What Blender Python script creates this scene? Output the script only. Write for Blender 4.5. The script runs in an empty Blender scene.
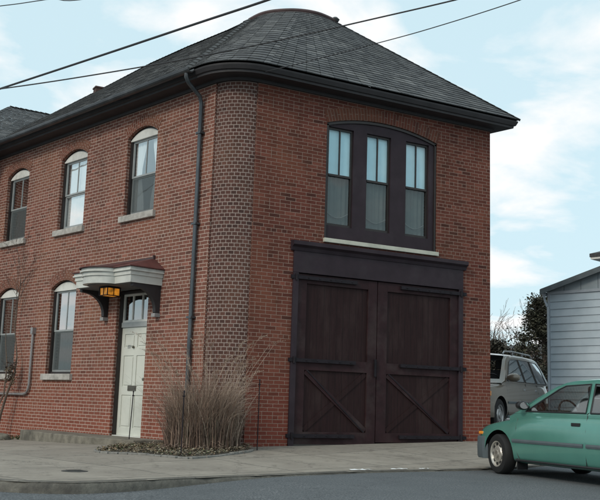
import bpy, bmesh, math, random
from mathutils import Vector, Matrix, Quaternion, noise
R = math.radians
random.seed(7)
scene = bpy.context.scene
col = scene.collection

# ------------------------------------------------------------------ camera
cd = bpy.data.cameras.new('camera'); cam = bpy.data.objects.new('camera', cd); col.objects.link(cam)
CR = Vector((0.87501055, -0.48305428, 0.0318606)); CU = Vector((-0.10564344, -0.12630762, 0.98634976)); CF = Vector((0.47243624, 0.86643231, 0.16155201))
CP = Vector((-7.0239, -14.66589, 0.78404))
m = Matrix((CR, CU, -CF)).transposed().to_4x4(); m.translation = CP
cam.matrix_world = m
cd.sensor_fit = 'HORIZONTAL'; cd.sensor_width = 36; cd.lens = 930 / 600 * 36; cd.clip_start = .05; cd.clip_end = 2000
scene.camera = cam
scene.view_settings.view_transform = 'Standard'; scene.view_settings.look = 'None'
scene.view_settings.gamma = 1; scene.view_settings.use_curve_mapping = False
scene.view_settings.exposure = 0.0

# ------------------------------------------------------------------ light
SD = Vector((-.84, -.36, .60)).normalized()          # towards the sun (a veiled sun, left of the house)
sl = bpy.data.lights.new('sun', 'SUN'); sl.energy = 1.5; sl.angle = R(12); sl.color = (1, .90, .77)
so = bpy.data.objects.new('sun', sl); col.objects.link(so)
so.rotation_euler = (-SD).to_track_quat('-Z', 'Y').to_euler()
world = bpy.data.worlds.new('World'); scene.world = world; world.use_nodes = True
wt = world.node_tree; wt.nodes.clear()
W = lambda t: wt.nodes.new(t)
sky = W('ShaderNodeTexSky'); sky.sky_type = 'NISHITA'; sky.sun_disc = False
sky.sun_elevation = math.asin(SD.z); sky.sun_rotation = math.atan2(SD.x, SD.y) % (2 * math.pi)
sky.air_density = 1.0; sky.dust_density = 1.5; sky.ozone_density = 1.0
tc = W('ShaderNodeTexCoord')
sp = W('ShaderNodeSeparateXYZ'); wt.links.new(tc.outputs['Generated'], sp.inputs[0])
# project the view direction on a cloud layer so clouds flatten towards the horizon
mx = W('ShaderNodeMath'); mx.operation = 'MAXIMUM'; mx.inputs[1].default_value = 0.0; wt.links.new(sp.outputs['Z'], mx.inputs[0])
ad = W('ShaderNodeMath'); ad.operation = 'ADD'; ad.inputs[1].default_value = .22; wt.links.new(mx.outputs[0], ad.inputs[0])
vd = W('ShaderNodeVectorMath'); vd.operation = 'DIVIDE'
cb = W('ShaderNodeCombineXYZ')
for i in range(3): wt.links.new(ad.outputs[0], cb.inputs[i])
wt.links.new(tc.outputs['Generated'], vd.inputs[0]); wt.links.new(cb.outputs[0], vd.inputs[1])
mp = W('ShaderNodeMapping'); mp.inputs['Location'].default_value = (3.3, 1.75, 0); wt.links.new(vd.outputs[0], mp.inputs[0])
nz = W('ShaderNodeTexNoise'); nz.inputs['Scale'].default_value = 3.2; nz.inputs['Detail'].default_value = 7; nz.inputs['Roughness'].default_value = .52; nz.inputs['Distortion'].default_value = .25
wt.links.new(mp.outputs[0], nz.inputs['Vector'])
cr = W('ShaderNodeValToRGB'); cr.color_ramp.elements[0].position = .47; cr.color_ramp.elements[1].position = .62
wt.links.new(nz.outputs['Fac'], cr.inputs[0])
# thin veil over the whole sky
v1 = W('ShaderNodeMixRGB'); v1.inputs[0].default_value = .86; v1.inputs[2].default_value = (7.1, 9.3, 10.1, 1)
wt.links.new(sky.outputs[0], v1.inputs[1])
v2 = W('ShaderNodeMixRGB'); v2.inputs[2].default_value = (10.3, 10.3, 10.3, 1)
wt.links.new(cr.outputs[0], v2.inputs[0]); wt.links.new(v1.outputs[0], v2.inputs[1])
bg = W('ShaderNodeBackground'); bg.inputs[1].default_value = .1
wt.links.new(v2.outputs[0], bg.inputs[0])
wo = W('ShaderNodeOutputWorld'); wt.links.new(bg.outputs[0], wo.inputs[0])

# ------------------------------------------------------------------ helpers
def setp(o, label=None, cat=None, group=None, kind=None):
    if label: o['label'] = label
    if cat: o['category'] = cat
    if group: o['group'] = group
    if kind: o['kind'] = kind
    return o
def empty(name, loc, label, cat, group=None, rz=0):
    o = bpy.data.objects.new(name, None); col.objects.link(o); o.location = loc; o.rotation_euler = (0, 0, rz)
    o.empty_display_size = .2
    return setp(o, label, cat, group)
IDT = lambda a, b, c: Vector((a, b, c))
class MB:
    """collects faces; T maps local (a, b, c) to world"""
    def __init__(s, T=IDT): s.v = []; s.f = []; s.uv = []; s.T = T; s.mi = []; s.cur = 0
    def face(s, pts, uv=None):
        n = len(s.v); s.v += [tuple(s.T(*p)) for p in pts]; s.f.append(tuple(range(n, n + len(pts)))); s.uv.append(uv); s.mi.append(s.cur)
    def mesh(s, vs, fs, uvs=None):
        n = len(s.v); s.v += [tuple(s.T(*p)) for p in vs]
        for i, f in enumerate(fs):
            s.f.append(tuple(n + k for k in f)); s.uv.append(uvs[i] if uvs else None); s.mi.append(s.cur)
    def box(s, a0, a1, b0, b1, c0, c1):
        vs = [(a, b, c) for a in (a0, a1) for b in (b0, b1) for c in (c0, c1)]
        s.mesh(vs, [(0, 1, 3, 2), (4, 6, 7, 5), (0, 4, 5, 1), (2, 3, 7, 6), (0, 2, 6, 4), (1, 5, 7, 3)])
    def bar(s, p, q, w, h):
        """rectangular bar between two points; w across, h in the local third axis"""
        p = Vector(p); q = Vector(q); d = (q - p).normalized(); up = Vector((0, 0, 1)) if abs(d.z) < .95 else Vector((0, 1, 0))
        a = d.cross(up).normalized(); b = a.cross(d).normalized()
        vs = [e + a * x * w / 2 + b * y * h / 2 for e in (p, q) for x, y in ((-1, -1), (1, -1), (1, 1), (-1, 1))]
        s.mesh([tuple(v) for v in vs], [(0, 3, 2, 1), (4, 5, 6, 7), (0, 1, 5, 4), (1, 2, 6, 5), (2, 3, 7, 6), (3, 0, 4, 7)])
    def tube(s, pts, r, n=8, cap=True):
        pts = [Vector(p) for p in pts]; rs = r if isinstance(r, (list, tuple)) else [r] * len(pts)
        base = len(s.v); prev = None; vs = []
        for i, p in enumerate(pts):
            d = (pts[min(i + 1, len(pts) - 1)] - pts[max(i - 1, 0)])
            d = d.normalized() if d.length > 1e-9 else Vector((0, 0, 1))
            if prev is None: a = d.orthogonal().normalized()
            else:
                a = prev - d * prev.dot(d); a = a.normalized() if a.length > 1e-6 else d.orthogonal().normalized()
            prev = a; b = d.cross(a)
            for k in range(n):
                t = 2 * math.pi * k / n; vs.append(tuple(p + (a * math.cos(t) + b * math.sin(t)) * rs[i]))
        fs = []
        for i in range(len(pts) - 1):
            for k in range(n):
                k2 = (k + 1) % n; fs.append((i * n + k, i * n + k2, (i + 1) * n + k2, (i + 1) * n + k))
        if cap: fs.append(tuple(reversed(range(n)))); fs.append(tuple((len(pts) - 1) * n + k for k in range(n)))
        s.mesh(vs, fs)
    def prism(s, poly, c0, c1, axis=1):
        """poly: 2-D points; extruded along the given local axis"""
        def P(p, c):
            if axis == 1: return (p[0], c, p[1])
            if axis == 0: return (c, p[0], p[1])
            return (p[0], p[1], c)
        n = len(poly)
        vs = [P(p, c0) for p in poly] + [P(p, c1) for p in poly]
        s.mesh(vs, [tuple(range(n)), tuple(reversed(range(n, 2 * n)))] + [(i, i + n, (i + 1) % n + n, (i + 1) % n) for i in range(n)])
    def lathe(s, prof, c, axis='z', n=24, closed=False, capped=True):
        """prof: (r, h) list"""
        vs = []
        for r_, h in prof:
            for k in range(n):
                t = 2 * math.pi * k / n; x, y = r_ * math.cos(t), r_ * math.sin(t)
                p = {'z': (x, y, h), 'y': (x, h, y), 'x': (h, x, y)}[axis]
                vs.append((c[0] + p[0], c[1] + p[1], c[2] + p[2]))
        fs = []
        m_ = len(prof)
        for i in range(m_ - 1 + (1 if closed else 0)):
            for k in range(n):
                j = (i + 1) % m_; k2 = (k + 1) % n; fs.append((i * n + k, i * n + k2, j * n + k2, j * n + k))
        if not closed and capped:
            if prof[0][0] > 1e-6: fs.append(tuple(range(n)))
            if prof[-1][0] > 1e-6: fs.append(tuple((m_ - 1) * n + k for k in range(n)))
        s.mesh(vs, fs)
    def build(s, name, mat, parent=None, smooth=False, recalc=True, bevel=0, local=False, angle=40):
        me = bpy.data.meshes.new(name); me.from_pydata(s.v, [], s.f)
        if any(u for u in s.uv):
            ul = me.uv_layers.new(name='UVMap'); li = 0
            for f, u in zip(s.f, s.uv):
                for k in range(len(f)):
                    if u: ul.data[li].uv = u[k]
                    li += 1
        mats = mat if isinstance(mat, (list, tuple)) else [mat]
        for m_ in mats: me.materials.append(m_)
        if len(mats) > 1: me.polygons.foreach_set('material_index', s.mi)
        if recalc:
            bm = bmesh.new(); bm.from_mesh(me); bmesh.ops.remove_doubles(bm, verts=bm.verts, dist=1e-5)
            bmesh.ops.recalc_face_normals(bm, faces=bm.faces)
            if bevel: bmesh.ops.bevel(bm, geom=[e for e in bm.edges if e.is_manifold and e.calc_face_angle(0) > .6], offset=bevel, segments=2, affect='EDGES', profile=.5, clamp_overlap=True)
            bm.to_mesh(me); bm.free()
        if smooth:
            me.polygons.foreach_set('use_smooth', [True] * len(me.polygons))
            if angle < 180: me.set_sharp_from_angle(angle=R(angle))
        me.update()
        o = bpy.data.objects.new(name, me); col.objects.link(o)
        if parent is not None:
            o.parent = parent
            if not local:
                root = parent
                M_ = Matrix.Identity(4)
                chain = []
                while root is not None: chain.append(root); root = root.parent
                for c in reversed(chain):
                    M_ = M_ @ c.matrix_parent_inverse @ (Matrix.Translation(c.location) @ c.rotation_euler.to_matrix().to_4x4())
                o.matrix_parent_inverse = M_.inverted()
        return o

# ------------------------------------------------------------------ materials
MATS = {}
class NT:
    def __init__(s, name):
        s.m = bpy.data.materials.new(name); s.m.use_nodes = True; s.t = s.m.node_tree
        s.b = s.t.nodes['Principled BSDF']; s.out = s.t.nodes['Material Output']; MATS[name] = s.m
    def n(s, t, **k):
        x = s.t.nodes.new(t)
        for a, b in k.items(): setattr(x, a, b)
        return x
    def l(s, a, b): s.t.links.new(a, b)
    def mix(s, f, a, b, mode='MIX'):
        x = s.n('ShaderNodeMixRGB', blend_type=mode)
        for i, v in enumerate((f, a, b)):
            if isinstance(v, bpy.types.NodeSocket): s.l(v, x.inputs[i])
            elif i == 0: x.inputs[0].default_value = v
            else: x.inputs[i].default_value = (*v, 1) if len(v) == 3 else v
        return x.outputs[0]
    def ramp(s, f, stops):
        x = s.n('ShaderNodeValToRGB'); e = x.color_ramp.elements
        while len(e) < len(stops): e.new(.5)
        for i, (p, c) in enumerate(stops): e[i].position = p; e[i].color = (*c, 1) if not isinstance(c, (int, float)) else (c, c, c, 1)
        s.l(f, x.inputs[0]); return x.outputs[0]
    def coord(s, which='Object', scale=(1, 1, 1), rot=(0, 0, 0)):
        c = s.n('ShaderNodeTexCoord'); mp_ = s.n('ShaderNodeMapping'); mp_.inputs['Scale'].default_value = scale; mp_.inputs['Rotation'].default_value = rot
        s.l(c.outputs[which], mp_.inputs[0]); return mp_.outputs[0]
    def noise(s, vec, scale, detail=4, rough=.55, out='Fac', dist=0):
        x = s.n('ShaderNodeTexNoise'); x.inputs['Scale'].default_value = scale; x.inputs['Detail'].default_value = detail; x.inputs['Roughness'].default_value = rough; x.inputs['Distortion'].default_value = dist
        s.l(vec, x.inputs['Vector']); return x.outputs[out]
    def bump(s, h, st=.4, dist=.01, prev=None):
        x = s.n('ShaderNodeBump'); x.inputs['Strength'].default_value = st; x.inputs['Distance'].default_value = dist
        s.l(h, x.inputs['Height'])
        if prev: s.l(prev, x.inputs['Normal'])
        s.l(x.outputs[0], s.b.inputs['Normal']); return x.outputs[0]
    def math(s, op, a, b=None):
        x = s.n('ShaderNodeMath', operation=op)
        for i, v in enumerate((a, b)):
            if v is None: continue
            if isinstance(v, bpy.types.NodeSocket): s.l(v, x.inputs[i])
            else: x.inputs[i].default_value = v
        return x.outputs[0]
    def base(s, c):
        if isinstance(c, bpy.types.NodeSocket): s.l(c, s.b.inputs['Base Color'])
        else: s.b.inputs['Base Color'].default_value = (*c, 1)

def simple(name, c, rough=.6, metal=0, var=.18, scale=6, bump=.15, spec=.5, coat=0, bdist=.004, dirt=None):
    t = NT(name); v = t.coord()
    n1 = t.noise(v, scale, 5); lo = tuple(x * (1 - var) for x in c); hi = tuple(min(1, x * (1 + var)) for x in c)
    cc = t.ramp(n1, [(.3, lo), (.7, hi)])
    if dirt:
        n3 = t.noise(v, scale * .35, 6, .65); cc = t.mix(t.ramp(n3, [(.5, 0), (.72, 1)]), cc, dirt)
    t.base(cc)
    t.b.inputs['Roughness'].default_value = rough; t.b.inputs['Metallic'].default_value = metal; t.b.inputs['Specular IOR Level'].default_value = spec
    if coat: t.b.inputs['Coat Weight'].default_value = coat; t.b.inputs['Coat Roughness'].default_value = .05
    if bump: t.bump(t.noise(v, scale * 8, 4), bump, bdist)
    return t.m

def brick(name, bw, c1, c2, c3, mortar, stain=(.10, .06, .05), msize=.0062, squash=False, soldier=False, patch=None):
    t = NT(name)
    uv = t.n('ShaderNodeUVMap'); uv.uv_map = 'UVMap'
    vec = uv.outputs[0]
    wob = t.noise(vec, 3.0, 2, .5, 'Color')
    sub = t.n('ShaderNodeVectorMath', operation='SUBTRACT'); t.l(wob, sub.inputs[0]); sub.inputs[1].default_value = (.5, .5, .5)
    sc = t.n('ShaderNodeVectorMath', operation='SCALE'); t.l(sub.outputs[0], sc.inputs[0]); sc.inputs['Scale'].default_value = .012
    av = t.n('ShaderNodeVectorMath', operation='ADD'); t.l(vec, av.inputs[0]); t.l(sc.outputs[0], av.inputs[1]); vec2 = av.outputs[0]
    b = t.n('ShaderNodeTexBrick'); b.offset = .5; b.offset_frequency = 2
    if squash: b.squash = .5; b.squash_frequency = 7
    for k, v in (('Scale', 1), ('Mortar Size', msize), ('Mortar Smooth', .25), ('Bias', 0), ('Brick Width', bw), ('Row Height', .0677)): b.inputs[k].default_value = v
    b.inputs['Color1'].default_value = (0, 0, 0, 1); b.inputs['Color2'].default_value = (1, 1, 1, 1); b.inputs['Mortar'].default_value = (0, 0, 0, 1)
    t.l(vec2, b.inputs['Vector'])
    rnd = t.ramp(b.outputs['Color'], [(0, c3), (.18, c1), (.55, c2), (.85, c1), (1, tuple(x * 1.35 for x in c2))])
    n1 = t.noise(vec, 38, 3, .6)
    rnd = t.mix(t.ramp(n1, [(.3, 0), (.75, .45)]), rnd, tuple(x * .55 for x in c1))
    n2 = t.noise(vec, .8, 5, .6)
    rnd = t.mix(t.ramp(n2, [(.42, 0), (.7, .5)]), rnd, stain)
    rnd = t.mix(t.ramp(t.noise(vec, .55, 4, .6), [(.46, 0), (.62, .55)]), rnd, (c2[0] * 1.05, c2[1] * 1.12, c2[2] * .95))     # browner, weathered fields
    n5 = t.n('ShaderNodeMapping'); n5.inputs['Scale'].default_value = (2.6, .35, 1); t.l(vec, n5.inputs[0])
    rnd = t.mix(t.ramp(t.noise(n5.outputs[0], 1.6, 6, .7), [(.5, 0), (.74, .55)]), rnd, tuple(x * .55 for x in stain))     # run-off streaks
    if patch:                                       # redder, newer brick low on the wall
        sx = t.n('ShaderNodeSeparateXYZ'); t.l(vec, sx.inputs[0])
        pm = t.math('ADD', sx.outputs['Y'], t.math('MULTIPLY', t.noise(vec, 1.3, 4), 1.6))
        rnd = t.mix(t.ramp(t.math('MULTIPLY', pm, .3), [(.3, .55), (.75, 0)]), rnd, patch)
    mo = t.mix(t.ramp(t.noise(vec, 2.2, 5, .65), [(.35, 0), (.7, .6)]), mortar, tuple(x * .6 for x in mortar))
    mo = t.mix(t.ramp(t.noise(vec, 60, 2), [(.4, 0), (.7, .4)]), mo, tuple(x * .5 for x in mortar))
    fin = t.mix(b.outputs['Fac'], rnd, mo)
    fin = t.mix(t.ramp(t.noise(vec, 5.5, 6, .75), [(.62, 0), (.80, .35)]), fin, tuple(min(.5, x * 1.1) for x in mortar))       # lime smears
    fin = t.mix(t.ramp(t.noise(vec, 1.7, 7, .75), [(.56, 0), (.78, .5)]), fin, tuple(x * .4 for x in stain))                  # soot patches
    t.base(fin)
    t.b.inputs['Roughness'].default_value = .92; t.b.inputs['Specular IOR Level'].default_value = .10
    inv = t.math('SUBTRACT', 1, b.outputs['Fac'])
    h = t.math('ADD', inv, t.math('MULTIPLY', n1, .35))
    t.bump(h, .7, .006)
    return t.m
def pane_glass(name, tint, fac=.12, rough=.02, refl=(1, 1, 1), layers=1.0):
    t = NT(name); t.t.nodes.remove(t.b)
    tr = t.n('ShaderNodeBsdfTransparent'); tr.inputs[0].default_value = (*tint, 1)
    gl = t.n('ShaderNodeBsdfGlossy'); gl.inputs['Roughness'].default_value = rough; gl.inputs[0].default_value = (*refl, 1)
    ge = t.n('ShaderNodeNewGeometry'); dt = t.n('ShaderNodeVectorMath', operation='DOT_PRODUCT'); t.l(ge.outputs['Normal'], dt.inputs[0]); t.l(ge.outputs['Incoming'], dt.inputs[1])
    fz = t.math('MULTIPLY', t.math('ADD', .04, t.math('MULTIPLY', .96, t.math('POWER', t.math('SUBTRACT', 1, t.math('ABSOLUTE', dt.outputs['Value'])), 5))), layers)
    v = t.coord(); nn = t.noise(v, 1.1, 2)
    bp = t.n('ShaderNodeBump'); bp.inputs['Strength'].default_value = .12; bp.inputs['Distance'].default_value = .02; t.l(nn, bp.inputs['Height']); t.l(bp.outputs[0], gl.inputs['Normal'])
    f = t.math('MINIMUM', t.math('ADD', fz, fac), .95)
    ms = t.n('ShaderNodeMixShader'); t.l(f, ms.inputs[0]); t.l(tr.outputs[0], ms.inputs[1]); t.l(gl.outputs[0], ms.inputs[2]); t.l(ms.outputs[0], t.out.inputs[0])
    return t.m

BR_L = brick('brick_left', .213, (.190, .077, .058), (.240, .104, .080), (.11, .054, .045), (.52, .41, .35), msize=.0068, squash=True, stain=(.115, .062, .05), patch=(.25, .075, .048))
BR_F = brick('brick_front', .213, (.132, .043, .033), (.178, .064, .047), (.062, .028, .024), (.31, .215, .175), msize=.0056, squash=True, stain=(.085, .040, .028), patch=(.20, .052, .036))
BR_P = brick('brick_pilaster', .1065, (.090, .046, .040), (.125, .060, .050), (.058, .036, .034), (.355, .285, .255), msize=.0075, stain=(.07, .044, .036))
BR_A = brick('brick_arch', .235, (.135, .048, .035), (.17, .062, .044), (.08, .035, .03), (.26, .19, .155), msize=.005)
BR_AR = brick('brick_arch_rowlock', .112, (.17, .064, .045), (.21, .082, .06), (.095, .045, .036), (.40, .31, .26), msize=.005)
DARKWOOD = simple('dark_brown_paint', (.026, .0110, .0130), .65, var=.35, scale=4, bump=.3, spec=.22, dirt=(.05, .036, .035))
def plank():
    t = NT('dark_plank_paint'); v = t.coord(scale=(1, 1, 1))
    sx = t.n('ShaderNodeSeparateXYZ'); t.l(v, sx.inputs[0])
    w = t.math('FRACT', t.math('MULTIPLY', sx.outputs['X'], 7.2)); groove = t.math('LESS_THAN', w, .07)
    st = t.noise(t.coord(scale=(9, 1, .7)), 3, 6, .65)
    c = t.ramp(st, [(.3, (.0155, .0066, .0072)), (.7, (.027, .0118, .0122))])
    sc_ = t.noise(v, 26, 3); c = t.mix(t.ramp(sc_, [(.72, 0), (.80, .6)]), c, (.05, .04, .036))
    c = t.mix(t.ramp(t.noise(t.coord(scale=(1, 1, .25)), 2.2, 6, .7), [(.5, 0), (.75, .6)]), c, (.055, .036, .034))
    t.base(t.mix(t.math('MULTIPLY', groove, .6), c, (.008, .005, .005))); t.b.inputs['Roughness'].default_value = .7; t.b.inputs['Specular IOR Level'].default_value = .2
    t.bump(t.math('SUBTRACT', t.math('MULTIPLY', st, .4), groove), .6, .006); return t.m
PLANK = plank()
FRAMEP = simple('charcoal_trim_paint', (.027, .0175, .0235), .6, var=.22, scale=3, bump=.25, spec=.25, dirt=(.042, .032, .038))
IRON = simple('black_iron', (.015, .012, .016), .65, .1, .3, 12, .3, spec=.25)
CORN = simple('dark_cornice_paint', (.022, .020, .022), .6, var=.3, scale=3, bump=.2)
GUTTER = simple('gutter_metal', (.05, .052, .056), .3, .5, .3, 3, .15, dirt=(.12, .12, .12))
BLKFR = simple('black_brown_trim', (.018, .013, .012), .5, var=.3, scale=5)
WHT = simple('white_paint', (.66, .66, .62), .5, var=.06, scale=5, bump=.12, dirt=(.42, .42, .39))
DOORW = simple('door_white_paint', (.58, .59, .53), .42, var=.05, scale=3, bump=.08, dirt=(.46, .47, .42))
CANW = simple('canopy_white_paint', (.56, .57, .53), .55, var=.08, scale=4, bump=.15, dirt=(.34, .35, .33))
SASH = simple('grey_sash_paint', (.30, .32, .32), .5, var=.1)
STONE = simple('sill_stone', (.40, .38, .35), .85, var=.22, scale=9, bump=.5, bdist=.008, dirt=(.2, .19, .17))
CREAM = simple('cream_sill_paint', (.50, .50, .42), .6, var=.1, dirt=(.33, .33, .27))
REDTIN = simple('red_tin', (.10, .032, .028), .7, .05, .3, 5, .25, dirt=(.05, .035, .033))
REDCAP = simple('ridge_cap_metal', (.060, .034, .034), .6, .1, .25, 4, .2)
CONC = simple('slab_concrete', (.17, .155, .125), .92, var=.35, scale=6, bump=.7, bdist=.012, dirt=(.06, .055, .045))
CURT = simple('white_curtain', (.88, .88, .88), .9, var=.04, bump=0)
CURTD = simple('grey_curtain', (.11, .125, .12), .9, var=.1, bump=0)
CURTG = simple('green_dark_drape', (.035, .05, .045), .9, var=.2, bump=0)
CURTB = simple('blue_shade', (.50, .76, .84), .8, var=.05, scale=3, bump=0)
SCREEN = simple('insect_screen', (.13, .145, .15), .75, var=.1, bump=0)
SCREENB = simple('dusty_screen', (.15, .16, .155), .7, var=.22, scale=5, bump=0)
DARKIN = simple('dark_interior', (.02, .02, .02), .9, bump=0)
GLASS = pane_glass('window_glass', (.88, .92, .92), .0, layers=6.5)
GLASSF = pane_glass('front_glass', (.80, .86, .86), .0, layers=1.6)
GLASSB = pane_glass('bluish_glass', (.93, .98, .99), .0, layers=2)
PIPE = simple('grey_conduit', (.30, .29, .29), .45, .5, .15, 8, .1)

def roofmat():
    t = NT('slate_shingle'); uv = t.n('ShaderNodeUVMap'); uv.uv_map = 'UVMap'; vec = uv.outputs[0]
    b = t.n('ShaderNodeTexBrick'); b.offset = .5
    for k, v in (('Scale', 1), ('Mortar Size', .006), ('Mortar Smooth', .1), ('Bias', 0), ('Brick Width', .30), ('Row Height', 1.0)): b.inputs[k].default_value = v
    b.inputs['Color1'].default_value = (0, 0, 0, 1); b.inputs['Color2'].default_value = (1, 1, 1, 1)
    t.l(vec, b.inputs['Vector'])
    c = t.ramp(b.outputs['Color'], [(0, (.060, .064, .068)), (.4, (.092, .097, .102)), (.75, (.12, .126, .130)), (1, (.175, .18, .18))])
    ob = t.coord()
    n = t.noise(ob, 1.2, 6, .65); c = t.mix(t.ramp(n, [(.4, 0), (.7, .55)]), c, (.052, .055, .058))
    n2 = t.noise(ob, 9, 4); c = t.mix(t.ramp(n2, [(.5, 0), (.8, .4)]), c, (.14, .14, .125))
    t.base(t.mix(b.outputs['Fac'], c, (.012, .013, .014)))
    t.b.inputs['Roughness'].default_value = .75; t.b.inputs['Specular IOR Level'].default_value = .35
    t.bump(t.math('ADD', t.noise(ob, 40, 3), t.math('MULTIPLY', b.outputs['Fac'], -1.5)), .5, .006)
    return t.m
ROOF = roofmat()

def asphalt():
    t = NT('asphalt'); v = t.coord()
    a = t.noise(v, 55, 4, .7); b = t.noise(v, 1.1, 6, .6); d = t.noise(v, 190, 2, .6)
    c = t.ramp(a, [(.34, (.045, .052, .058)), (.5, (.118, .130, .138)), (.66, (.27, .285, .295))])
    c = t.mix(t.ramp(b, [(.35, 0), (.65, .5)]), c, (.095, .107, .115))
    c = t.mix(t.ramp(d, [(.55, 0), (.75, .5)]), c, (.26, .27, .27))
    vo = t.n('ShaderNodeTexVoronoi', feature='DISTANCE_TO_EDGE'); vo.inputs['Scale'].default_value = .55
    wv = t.n('ShaderNodeVectorMath', operation='ADD'); t.l(v, wv.inputs[0]); t.l(t.noise(v, 2.5, 5, .7, 'Color'), wv.inputs[1]); t.l(wv.outputs[0], vo.inputs['Vector'])
    cr_ = t.ramp(vo.outputs['Distance'], [(0, .45), (.006, 0)])
    c = t.mix(cr_, c, (.05, .055, .06))
    c = t.mix(t.ramp(t.noise(v, 26, 3, .8), [(.55, 0), (.72, .6)]), c, (.06, .068, .075))
    t.base(c); t.b.inputs['Roughness'].default_value = .9; t.b.inputs['Specular IOR Level'].default_value = .3
    t.bump(t.math('SUBTRACT', t.math('ADD', a, t.math('MULTIPLY', d, .5)), cr_), .9, .012); return t.m
ASPH = asphalt()
def pave():
    t = NT('pavement_concrete'); v = t.coord(rot=(0, 0, R(-16)))
    b = t.n('ShaderNodeTexBrick'); b.offset = 0
    for k, x in (('Scale', 1), ('Mortar Size', .010), ('Mortar Smooth', .2), ('Bias', 0), ('Brick Width', 1.9), ('Row Height', 1.55)): b.inputs[k].default_value = x
    b.inputs['Color1'].default_value = (0, 0, 0, 1); b.inputs['Color2'].default_value = (1, 1, 1, 1); b.inputs['Mortar'].default_value = (.5, .5, .5, 1)
    t.l(v, b.inputs['Vector'])
    c = t.ramp(b.outputs['Color'], [(0, (.255, .228, .193)), (1, (.315, .285, .242))])
    n1 = t.noise(v, 1.0, 6, .65); c = t.mix(t.ramp(n1, [(.38, 0), (.66, .7)]), c, (.19, .17, .145))
    n2 = t.noise(v, 14, 5, .7); c = t.mix(t.ramp(n2, [(.45, 0), (.75, .4)]), c, (.32, .31, .27))
    n4 = t.noise(v, 2.6, 5, .7, dist=1.0); c = t.mix(t.ramp(n4, [(.54, 0), (.70, .65)]), c, (.115, .10, .085))
    vo = t.n('ShaderNodeTexVoronoi', feature='DISTANCE_TO_EDGE'); vo.inputs['Scale'].default_value = .42
    wv = t.n('ShaderNodeVectorMath', operation='ADD'); t.l(v, wv.inputs[0]); t.l(t.noise(v, 1.8, 6, .7, 'Color'), wv.inputs[1]); t.l(wv.outputs[0], vo.inputs['Vector'])
    cr_ = t.ramp(vo.outputs['Distance'], [(0, .8), (.004, 0)])
    c = t.mix(cr_, c, (.05, .05, .045)); c = t.mix(b.outputs['Fac'], c, (.07, .07, .062))
    t.base(c); t.b.inputs['Roughness'].default_value = .92; t.b.inputs['Specular IOR Level'].default_value = .3
    t.bump(t.math('SUBTRACT', t.math('MULTIPLY', n2, .5), t.math('ADD', b.outputs['Fac'], cr_)), .5, .01); return t.m
PAVE = pave()
SOIL = simple('bed_soil', (.06, .05, .035), .95, var=.4, scale=20, bump=.8, bdist=.02)
GRASSG = simple('verge', (.07, .085, .04), .95, var=.35, scale=4, bump=.5)

# ------------------------------------------------------------------ site frames
KX = -0.49466
DL = Vector((-0.2568552, 0.9664499, 0)); NO = Vector((-0.9664499, -0.2568552, 0)); K = Vector((KX, 0, 0))
FL = lambda s, o, z: K + DL * s + NO * o + Vector((0, 0, z))       # left wall: along, outward, up
FF = lambda x, o, z: Vector((x, -o, z))                             # front wall: along, outward, up
def ss(t): t = max(0, min(1, t)); return t * t * (3 - 2 * t)
def G(x, y):
    d = max(0, -y, -.96645 * (x - KX) - .25686 * y)
    return -.12 * min(d, 3.6) / 3.6 + .13 * ss((x - 5.6) / 1.6) * ss((y + 3.5) / 3) + .028 * max(0, min(x, 9)) * ss((y + 3.6) / 3.2) - .028 * max(0, min(y, 14)) * ss(-(x - .5) / 1.5)
def Rz(x, y): return G(x, y) - .024 - .085 * ss((-1.2 - x) / 2.6)

# ------------------------------------------------------------------ ground
def axis(a, b, st, far, n):
    L = [a + i * st for i in range(int((b - a) / st) + 1)]
    lo = [a - (far) * ((i + 1) / n) ** 3 for i in range(n)][::-1]; hi = [L[-1] + far * ((i + 1) / n) ** 3 for i in range(n)]
    return lo + L + hi
X = axis(-12, 12, .3, 400, 12); Y = axis(-15, 14, .3, 400, 12)
g = MB()
vs = [(x, y, Rz(x, y)) for y in Y for x in X]
g.mesh(vs, [(j * len(X) + i, j * len(X) + i + 1, (j + 1) * len(X) + i + 1, (j + 1) * len(X) + i) for j in range(len(Y) - 1) for i in range(len(X) - 1)])
setp(g.build('road', ASPH, None, smooth=True, recalc=False), kind='structure')

def cr_spline(P, n):
    out = []
    for i in range(len(P) - 1):
        p0 = P[max(i - 1, 0)]; p1 = P[i]; p2 = P[i + 1]; p3 = P[min(i + 2, len(P) - 1)]
        for k in range(n):
            t = k / n
            out.append(tuple(.5 * (2 * b + (-a + c) * t + (2 * a - 5 * b + 4 * c - d) * t * t + (-a + 3 * b - 3 * c + d) * t ** 3) for a, b, c, d in zip(p0, p1, p2, p3)))
    out.append(tuple(P[-1])); return out
kerb = cr_spline([(-12, 24), (-9.2, 13), (-7.6, 6), (-6.5, 1), (-5.85, -2), (-5.4, -3.5), (-4.95, -4.42), (-4.42, -4.78), (-3.9, -4.78), (-2.6, -4.36), (-1.1, -3.98), (.5, -3.60), (2.4, -3.43), (4.2, -2.9), (5.6, -1.6), (6.0, .5)], 8)
inner_ctrl = [K + DL * 22, K + DL * 14, K + DL * 9, K + DL * 5, K + DL * 3, K + DL * 1.6, K + DL * .8, Vector((-.35, .45, 0)), Vector((-.1, .35, 0)), Vector((.3, .1, 0)), Vector((1, .1, 0)), Vector((1.8, .1, 0)), Vector((3, .1, 0)), Vector((4.2, .1, 0)), Vector((5.0, .1, 0)), Vector((5.3, .6, 0))]
inner = cr_spline([(p.x, p.y) for p in inner_ctrl], 8)
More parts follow.
